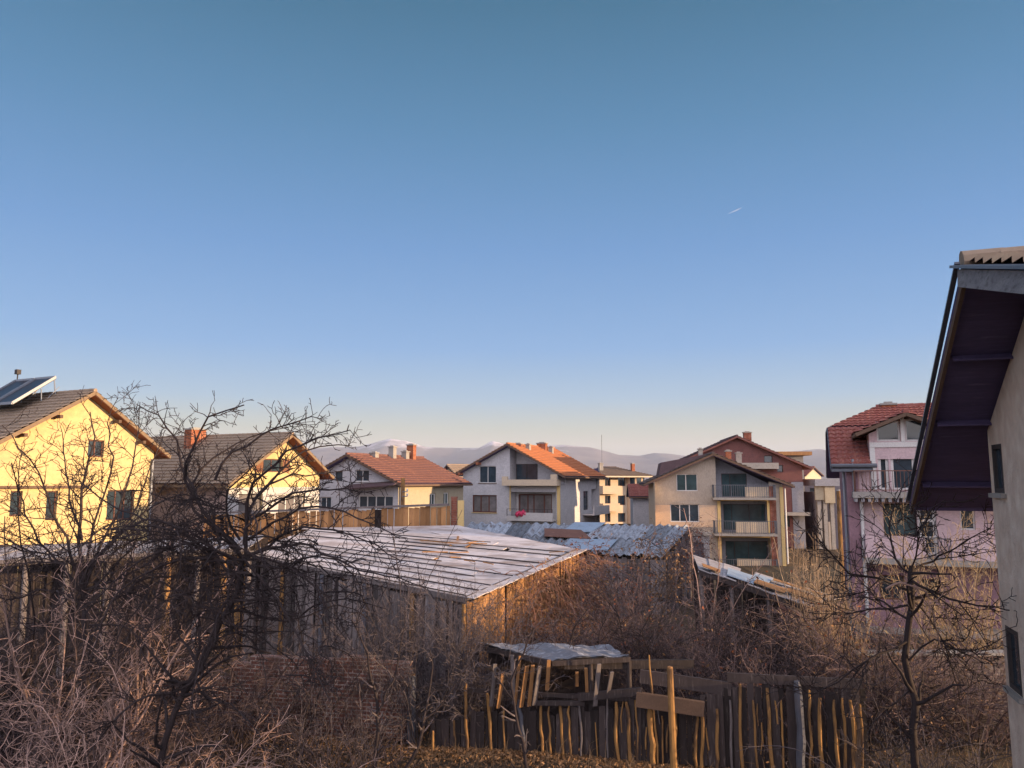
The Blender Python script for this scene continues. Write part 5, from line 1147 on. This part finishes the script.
def px_limb(Y, *pp, dy=0):
    n = len(pp); return [tuple(W(x, y, Y+dy*i/(n-1))) for i, (x, y) in enumerate(pp)]
def left_trees():
    rg = random.Random(31)
    out = [[] for _ in range(6)]; Y = 17
    limbs = [(.085, .02, 0, [(85, 640), (84, 590), (80, 545), (82, 500), (92, 450), (90, 412)]), (.06, .014, -1.2, [(85, 596), (68, 550), (50, 500), (30, 460), (2, 425)]), (.06, .014, .8, [(84, 590), (104, 540), (124, 500), (135, 455), (140, 402)]),
             (.05, .012, 1.2, [(86, 600), (60, 565), (20, 545), (-40, 520)]), (.05, .012, -.8, [(83, 570), (110, 545), (150, 505), (178, 470)]), (.045, .012, 1.4, [(82, 540), (70, 500), (66, 460), (60, 425)]), (.045, .012, .3, [(84, 600), (120, 560), (160, 530), (195, 480)]), (.05, .013, .5, [(84, 580), (95, 520), (112, 470), (108, 425), (118, 398)]), (.05, .013, -.5, [(80, 590), (40, 540), (18, 490), (22, 450)]), (.05, .013, 1, [(86, 570), (130, 520), (150, 470), (165, 430)]), (.045, .012, -1, [(84, 590), (130, 575), (170, 545), (205, 500)]), (.045, .01, -1.5, [(78, 600), (40, 590), (5, 600), (-50, 570)])]
    base = W(88, 640, Y); b = (base.x, base.y, 0); FR = dict(FRUIT, up=(0, .5, .5, .5, .4))
    guided(out, rg, [b, tuple(base)], .12, .09, 0, dict(FR, max=0))
    for r0, r1, dy, pp in limbs: guided(out, rg, px_limb(Y, *pp, dy=dy), r0*.62, r1*.6, 1, FR)
    make_tree('fruit_tree', 'bare upright fruit tree fanning its dark limbs before the yellow house', 'tree', b, out, split=2, group='bare garden trees')
    # tree B : the big dark spreading one
    out = [[] for _ in range(6)]; Y = 14; rg = random.Random(77)
    base = W(160, 760, Y); b = (base.x-.2, base.y, 0); DR = dict(FRUIT, up=(0, .0, .0, .05, .05), len=(1.9, .8, .46, .2), kids=(5, 6.2, 6.6, 6))
    guided(out, rg, [b]+px_limb(Y, (160, 760), (180, 700), (212, 640), (238, 590), (244, 555)), .062, .048, 0, dict(DR, max=0))
    limbs = [(.07, .015, -1, [(243, 560), (205, 512), (182, 478), (192, 450), (208, 418), (244, 405)]), (.06, .012, .6, [(240, 550), (190, 500), (212, 458), (250, 437), (288, 427)]), (.065, .012, -1.2, [(246, 556), (248, 500), (266, 472), (302, 444), (350, 430)]),
             (.055, .01, .9, [(244, 545), (255, 496), (282, 478), (306, 474), (352, 470)]), (.05, .01, -1.5, [(246, 555), (300, 545), (360, 570), (428, 588)]), (.05, .01, -1.4, [(245, 560), (290, 530), (350, 535), (400, 560)]), (.05, .01, -1.8, [(244, 560), (270, 590), (300, 640), (330, 700)]),
             (.055, .012, -1.2, [(242, 562), (200, 545), (140, 560), (80, 610)]), (.05, .012, -1.6, [(240, 565), (180, 560), (120, 590), (90, 660)]), (.05, .012, .8, [(238, 580), (180, 530), (120, 510), (60, 470)]), (.045, .01, -1.8, [(243, 560), (225, 600), (200, 660), (190, 720)]),
             (.045, .01, -1, [(240, 540), (225, 500), (238, 480), (262, 455)]), (.04, .01, -1.2, [(243, 560), (275, 560), (320, 590), (350, 640)]), (.05, .01, -.6, [(235, 560), (160, 520), (100, 540), (40, 560)]), (.045, .01, -1.7, [(246, 566), (300, 575), (330, 625), (310, 690)]),
             (.05, .012, .4, [(200, 505), (185, 470), (176, 440), (160, 415), (138, 405)]), (.045, .012, -.4, [(215, 480), (232, 452), (262, 436), (300, 420), (318, 418)]), (.045, .012, .5, [(254, 500), (290, 462), (320, 446), (352, 446)]), (.045, .012, -1, [(250, 520), (290, 496), (330, 488), (372, 492)]), (.045, .012, -1.3, [(248, 540), (300, 510), (345, 512), (395, 535)]),
             (.06, .014, -1, [(215, 640), (190, 685), (150, 695), (119, 716), (80, 765)]), (.04, .01, -1.2, [(190, 690), (230, 705), (260, 735)])]
    for r0, r1, dy, pp in limbs: guided(out, rg, px_limb(Y, *pp, dy=dy), r0*.55, r1*.7, 1, DR)
    for _ in range(95):                                  # drooping shoots from the dense knot
        a = rg.uniform(0, 6.28); c = W(min(max(rg.gauss(215, 60), 40), 320), rg.gauss(570, 32), Y+rg.uniform(-.9, .8)); L = rg.uniform(.9, 2.2)
        d = nrm(math.cos(a), math.sin(a)*.6, rg.uniform(-.1, .6)); grow(out, rg, tuple(c), d, L, .018, 2, dict(DR, len=(1.5, .9, .55, .3), up=(0, 0, -.75, -.4, -.2)))
    make_tree('fruit_tree', 'large dark spreading fruit tree whose arching limbs cross the second yellow house', 'tree', b, out, split=2, group='bare garden trees')
left_trees()

def shrub(name, label, px, Y, Rr, Hh, n, mat, seed, droop=-.5, kids=(2.2, 3.2, 3), lens=(.9, .45, .22), r=.012, cat='shrub', group=None, upright=.35, mx=3, zb=0, wig=.14, rmin=.0045, leaves=None, lab=None):
    rg = random.Random(seed); x0 = G(px, Y, Hh/2) if px is not None else 0
    if n > 12: n = int(n*1.5); kids = tuple(k*1.3 for k in kids); rmin *= 1.15
    out = [[] for _ in range(5)]; P = P_(mx, (.28, .2, .14, .1), (wig*.7, wig, wig*1.4, .25), (droop, droop*.7, 0, .1), kids, (42, 48, 50), lens, rmin, (.02, .009, .006, .005))
    for _ in range(n):
        a = rg.uniform(0, 6.283); q = math.sqrt(rg.random())*Rr*.55; L = Hh*rg.uniform(.55, 1.25); sp = rg.gauss(0, upright)
        grow(out, rg, (x0+math.cos(a)*q, Y+math.sin(a)*q, zb), nrm(math.cos(a)*abs(sp), math.sin(a)*abs(sp), 1), L, r*rg.uniform(.7, 1.4), 0, P)
    t = make_tree(name, label, cat, (x0, Y, 0), out, (mat, mat), group, split=1, names=('stems', 'twigs'))
    if leaves:
        pts = [p[-1] for l in out[1:mx+1] for p, _ in l]; rs = np.random.RandomState(seed); k = min(leaves[0], len(pts)); pick = rs.choice(len(pts), k, replace=False); A = np.array(pts)[pick]-np.array([x0, Y, 0])
        scatter_quads('dry_leaves', k, lambda r_, n_: A, (.03, .07), leaves[1], seed, None, t)
    return t
GT = 'tangled shrubs in the garden'
# left thicket, pale drooping canes
shrub('elder_bush', 'tangle of pale drooping canes filling the lower left corner', 40, 12.5, 2.2, 4.5, 34, 'bark_pale', 1, -.8, (2.2, 3.0, 2), (1.3, .6, .3), .010, group=GT, upright=.55)
shrub('elder_bush', 'pale drooping canes spilling beside the timber stack', 122, 12.8, 2.0, 3.7, 30, 'bark_pale', 2, -.95, (2.2, 3.0, 2), (1.2, .6, .3), .010, group=GT, upright=.6)
shrub('elder_bush', 'pale drooping canes in front of the crooked trunk of the dark spreading tree', 205, 12.9, 1.9, 3.6, 26, 'bark_pale', 12, -.85, (2.2, 3.2, 2.4), (1.2, .6, .3), .009, group=GT, upright=.6)
shrub('hazel_bush', 'brown twiggy bush in front of the open pole barn', 60, 19, 3.6, 4.4, 80, 'bark_mid', 3, -.3, (2.2, 3, 2), (1.1, .55, .3), .014, group=GT, upright=.45)
shrub('hazel_bush', 'dark twiggy bush left of the brick wall under the spreading tree', 175, 18, 2.8, 3.4, 60, 'bark_mid', 4, -.35, (2.2, 3, 2), (1.0, .5, .3), .012, group=GT, upright=.5)
shrub('rose_bush', 'sprawling reddish bush at the far left edge', -10, 16, 2.5, 3.6, 60, 'bark_brown', 5, -.6, (2.2, 3, 2), (1.0, .5, .3), .012, group=GT, upright=.6)
SG = 'upright suckering garden trees'
for i, (px, Y, Hh, n, mt, lab) in enumerate([(-15, 18.5, 6.2, 10, 'bark_dark', 'dark suckering tree at the far left edge before the yellow house'), (38, 19, 6.2, 10, 'bark_dark', 'dark suckering tree under the solar collectors'),
        (128, 18.2, 6.0, 6, 'bark_dark', 'dark suckering tree under the right slope of the yellow gable'), (178, 19.5, 5.0, 7, 'bark_dark', 'dark suckering tree in the gap between the two yellow houses'), (70, 15.5, 5.0, 12, 'bark_pale', 'pale suckering tree rising out of the lower left tangle')]):
    shrub('suckering_tree', lab, px, Y, 1.5, Hh, n, mt, 300+i, .02, (3.4, 4.4, 4.0), (1.7, .8, .36), .03, cat='tree', group=SG, upright=.5, wig=.13, rmin=.0062)
# grey fine bushes before the shed
shrub('lilac_bush', 'fine grey twiggy bush before the left half of the shed boards', 335, 21.6, 1.8, 2.5, 30, 'bark_grey', 6, -.1, (2.4, 3.6, 3), (.8, .4, .22), .010, group=GT, upright=.3)
shrub('lilac_bush', 'dense grey bush before the right corner of the shed', 415, 21.3, 2.3, 3.7, 84, 'bark_grey', 7, -.1, (2.8, 3.8, 3), (.8, .42, .22), .010, group=GT, upright=.35)
shrub('lilac_bush', 'round grey bush behind the first lit fence poles', 478, 21.4, 1.7, 3.2, 60, 'bark_grey', 8, -.15, (2.8, 3.6, 3), (.8, .4, .22), .010, group=GT, upright=.35)
shrub('plum_sapling', 'slim sapling whose twigs stand up against the frosted roof', 398, 21.8, .5, 5.0, 5, 'bark_grey', 9, .1, (3.2, 3.6, 3), (.9, .4, .2), .02, cat='sapling', upright=.12)
# vines over the shed end
def vines(name, label, a, b, zt, n, mat, seed, out_=.5, fall=-1.0, leaves=None, L=(1.0, 2.6)):
    rg = random.Random(seed); out = [[] for _ in range(5)]; a, b = Vector(a), Vector(b); u = (b-a).normalized(); nf = Vector((u.y, -u.x, 0))
    P = P_(3, (.22, .18, .14, .1), (.2, .24, .28, .3), (fall, fall*.6, -.2, 0), (2.6, 3.4, 2.5), (50, 50, 50), (.7, .4, .2), .005, (.015, .009, .006, .005))
    for _ in range(n):
        t = rg.random(); h = rg.random()**.7; p = a.lerp(b, t)+nf*rg.uniform(-.2, out_); p.z = zt(t)*(.25+.78*h)
        grow(out, rg, tuple(p), nrm(u.x*rg.gauss(0, .5)+nf.x*.5, u.y*rg.gauss(0, .5)+nf.y*.5, rg.uniform(-.6, .5)), rg.uniform(*L), .012, 0, P)
    base = (a.x, a.y, 0); t = make_tree(name, label, 'vine', base, out, (mat, mat), None, split=1, names=('stems', 'tendrils'))
    if leaves:
        pts = [p[-1] for l in out for p, _ in l]; rs = np.random.RandomState(seed); k = min(leaves[0], len(pts)); A = np.array(pts)[rs.choice(len(pts), k, replace=False)]-np.array(base)
        scatter_quads('dry_leaves', k, lambda r_, n_: A, (.03, .08), leaves[1], seed, None, t)
    return t
so = shed.location; wC, wB = sC+so, sB+so
vines('climbing_vine', 'rust brown vine matting the lit end wall of the shed', wC.lerp(wB, .25), wB+Vector((.5, .6, 0)), lambda t: 3.35+.5*t, 210, 'bark_red', 15, .7, leaves=(1500, 'leaf_tan'))
vines('climbing_vine', 'dark vine heap hanging below the far corner of the shed roof', wB+Vector((0, -.6, 0)), wB+Vector((2.2, .3, 0)), lambda t: 3.5-.7*t, 120, 'bark_brown', 16, .6, leaves=(300, 'leaf_tan'))
vines('climbing_vine', 'thin vine crossing the middle of the corrugated roof', W(560, 545, 35.5), W(606, 560, 34.6), lambda t: 3.75, 55, 'bark_red', 17, .4, -.3, (400, 'leaf_rust'), (.6, 1.6))
vines('climbing_vine', 'pale seed-head vine heaped on the right corner of the corrugated roof', W(640, 556, 33.5), W(682, 556, 33), lambda t: 3.9, 110, 'bark_grey', 18, .7, -.6, (1100, 'leaf_tan'), (.6, 1.7))
vines('climbing_vine', 'brown vine curtain over the right side wall of the corrugated shed', W(666, 556, 37.6), W(694, 545, 42), lambda t: 4.0, 130, 'bark_brown', 19, .6, -.6, (300, 'leaf_rust'), (.7, 1.8))
# brambles, middle right
BR = 'bramble thickets before the broken shed'
for i, (px, Y, Rr, Hh, n, mt, lv, lab) in enumerate([
    (600, 25.5, 2.4, 3.4, 80, 'bark_brown', (260, 'leaf_rust'), 'bramble thicket just right of the vine covered shed wall'),
    (655, 25.0, 2.6, 3.5, 90, 'bark_brown', (420, 'leaf_rust'), 'bramble thicket with red leaves below the corrugated roof'),
    (715, 24.6, 2.6, 3.0, 90, 'bark_brown', (200, 'leaf_rust'), 'bramble thicket in front of the light blue sheets'),
    (775, 23.8, 2.2, 2.5, 80, 'bark_mid', (250, 'leaf_tan'), 'low bramble thicket under the fallen reddish beam'),
    (570, 23.0, 1.8, 2.7, 60, 'bark_mid', None, 'dark twig thicket behind the crumpled lean-to roof'),
    (690, 21.6, 2.8, 2.4, 90, 'bark_mid', (220, 'leaf_tan'), 'dark twig thicket right behind the fence beams'),
    (765, 21.2, 2.2, 2.3, 70, 'bark_brown', (200, 'leaf_rust'), 'tangled bramble over the fence top beside the blue-grey post')]):
    shrub('bramble', lab, px, Y, Rr, Hh, n, mt, 40+i, -.55, (2.6, 3.4, 2.6), (.9, .45, .22), .010, group=BR, upright=.6, leaves=lv, wig=.2)
shrub('young_tree', 'leafless young tree with red fruit clusters before the white annex', 640, 27, .8, 5.2, 6, 'bark_brown', 51, .05, (2.4, 2.8, 2), (1.0, .45, .2), .022, cat='tree', upright=.25, leaves=(120, 'leaf_rust'))
shrub('young_tree', 'forked bare sapling in front of the beige house', 694, 26, .5, 5.0, 4, 'bark_pale', 52, .05, (2.2, 2.6, 2), (1.0, .45, .2), .02, cat='tree', upright=.22)
for i, (px, Y, Hh, n, lab) in enumerate([(622, 23.2, 4.0, 7, 'dark crooked plum bush above the right end of the lean-to roof'), (700, 22.6, 3.6, 7, 'dark crooked plum bush over the middle of the fence'), (752, 22.8, 3.2, 6, 'dark crooked plum bush before the fallen reddish beam'), (862, 19.6, 3.8, 7, 'dark crooked plum bush at the right end of the fence'), (300, 19.4, 3.0, 6, 'dark crooked plum bush before the brick wall'), (548, 22.6, 3.4, 6, 'dark crooked plum bush behind the left end of the lean-to roof')]):
    shrub('plum_bush', lab, px, Y, 1.2, Hh, n, 'bark_dark', 500+i, -.05, (3.6, 4.6, 4.0), (1.3, .6, .28), .022, cat='shrub', group='dark crooked plum bushes', upright=.5, wig=.2, rmin=.006)
# canes and golden twigs at the right
shrub('poplar_shoots', 'clump of tall straw coloured upright canes left of the pink house', 818, 25.5, 1.4, 3.9, 50, 'cane', 60, .12, (2.2, 2.4, 2), (.8, .35, .2), .016, upright=.09, wig=.07, mx=2)
shrub('poplar_shoots', 'shorter straw canes rising from the brambles beside the broken shed', 836, 22.5, 1.0, 3.4, 40, 'cane', 61, .1, (2.2, 2.4, 2), (.8, .35, .2), .014, upright=.14, wig=.09, mx=2, leaves=(260, 'leaf_rust'))
shrub('golden_shrub', 'sunlit golden twigged shrub against the pink house wall', 955, 25, 2.1, 5.2, 44, 'bark_gold', 62, -.05, (2.2, 2.8, 2.4), (1.0, .5, .26), .014, upright=.3, leaves=None)
shrub('hazel_bush', 'brown bush between the canes and the dark trunk', 868, 21, 2.0, 3.8, 70, 'bark_brown', 63, -.35, (2.2, 3, 2.5), (1.0, .5, .25), .012, group=GT, upright=.45, leaves=(500, 'leaf_tan'))
shrub('hazel_bush', 'brown bush right of the dark trunk below the crossed railing', 945, 20.5, 2.2, 3.0, 64, 'bark_brown', 64, -.35, (2.2, 3, 2.5), (1.0, .5, .25), .012, group=GT, upright=.5, leaves=(300, 'leaf_tan'))
shrub('rose_bush', 'low dark bush at the bottom right beside the near house', 930, 14.6, 1.1, 2.8, 26, 'bark_grey', 65, -.5, (2.2, 3, 2.5), (.9, .45, .25), .011, group=GT, upright=.6)
shrub('lilac_bush', 'low grey bush before the brick wall', 330, 18.2, 1.6, 1.7, 30, 'bark_grey', 66, -.4, (2.2, 3, 2.5), (.7, .4, .2), .009, group=GT, upright=.5)

def right_tree():
    rg = random.Random(5); out = [[] for _ in range(6)]; Y = 12.5; base = W(917, 768, Y); b = (base.x+.05, base.y, 0); FR = dict(FRUIT, up=(0, .2, .25, .3, .2), kids=(2.4, 6.0, 6.0, 5.0))
    guided(out, rg, [b]+px_limb(Y, (916, 768), (911, 700), (908, 640), (911, 590), (912, 566)), .07, .042, 0, dict(FR, max=0))
    for r0, r1, dy, pp in [(.045, .01, -1, [(911, 592), (880, 580), (850, 572), (832, 552), (812, 530)]), (.04, .01, .8, [(912, 575), (895, 560), (890, 530), (895, 500), (905, 482)]), (.05, .01, -1.2, [(911, 580), (935, 594), (966, 602), (992, 608), (1018, 611)]),
                            (.04, .01, -.6, [(909, 640), (880, 655), (850, 672), (822, 690), (800, 694)]), (.04, .01, .9, [(912, 572), (930, 560), (962, 545), (990, 528)]), (.04, .01, .8, [(909, 620), (885, 605), (865, 590), (852, 560)]),
                            (.035, .01, -1, [(909, 660), (935, 640), (960, 650), (985, 664)]), (.035, .01, .7, [(912, 600), (930, 620), (950, 660), (960, 700)]), (.03, .01, -.8, [(911, 570), (918, 545), (925, 520), (945, 500)]), (.03, .008, 0, [(910, 690), (880, 715), (860, 750)]), (.03, .008, -.5, [(913, 720), (940, 730), (970, 745)]),
                            (.035, .008, .5, [(908, 605), (870, 610), (835, 612), (815, 625)])]:
        guided(out, rg, px_limb(Y, *pp, dy=dy), r0*.5, r1*.6, 1, FR)
    make_tree('fruit_tree', 'dark crooked fruit tree standing between the pink house and the near wall', 'tree', b, out, split=2, group='bare garden trees')
    # broken pale branch hanging in it
    out = [[] for _ in range(6)]; guided(out, rg, px_limb(11.9, (886, 589), (900, 583), (915, 585), (930, 596), (944, 611), (957, 636), (970, 652), (990, 663)), .018, .006, 1, dict(FR, kids=(0, 1.0, 2, 1), max=3)); p = out[1][0][0][0]
    make_tree('dead_branch', 'single pale dead branch caught in the dark fruit tree', 'branch', p, out, ('bark_pale', 'bark_pale'), None, split=2, names=('limb', 'twigs'))
right_tree()
def small_trees():
    for name, lab, Y, limbs, sd in (
        ('young_tree', 'thin dark double trunk rising before the brick wall', 17.4, [(.05, .02, [(376, 775), (378, 720), (374, 690), (366, 655), (352, 620)]), (.03, .008, [(377, 715), (392, 680), (400, 650), (405, 610)])], 3),
        ('young_tree', 'dark leaning trunk in the sunlit leaves at the bottom centre', 17.2, [(.05, .02, [(402, 775), (420, 745), (424, 715), (432, 685), (430, 650)]), (.03, .008, [(423, 720), (445, 700), (462, 672)])], 4),
        ('young_tree', 'slender grey tree crossing the end of the lean-to roof', 17.0, [(.045, .02, [(528, 775), (516, 715), (512, 680), (522, 655), (534, 628)]), (.025, .008, [(514, 700), (500, 685), (490, 665)])], 6)):
        rg = random.Random(sd); out = [[] for _ in range(6)]; FR = dict(FRUIT, up=(0, .4, .4, .3, .2), len=(1.1, .6, .3, .16))
        b = W(limbs[0][2][0][0], limbs[0][2][0][1], Y); bb = (b.x, b.y, 0); guided(out, rg, [bb, tuple(b)], limbs[0][0], limbs[0][0]*.9, 0, dict(FR, max=0))
        for r0, r1, pp in limbs: guided(out, rg, px_limb(Y, *pp), r0*.9, r1*.7, 1, FR)
        make_tree(name, lab, 'tree', bb, out, split=2, group='thin young garden trees', mats=('bark_dark', 'bark_grey'))
small_trees()
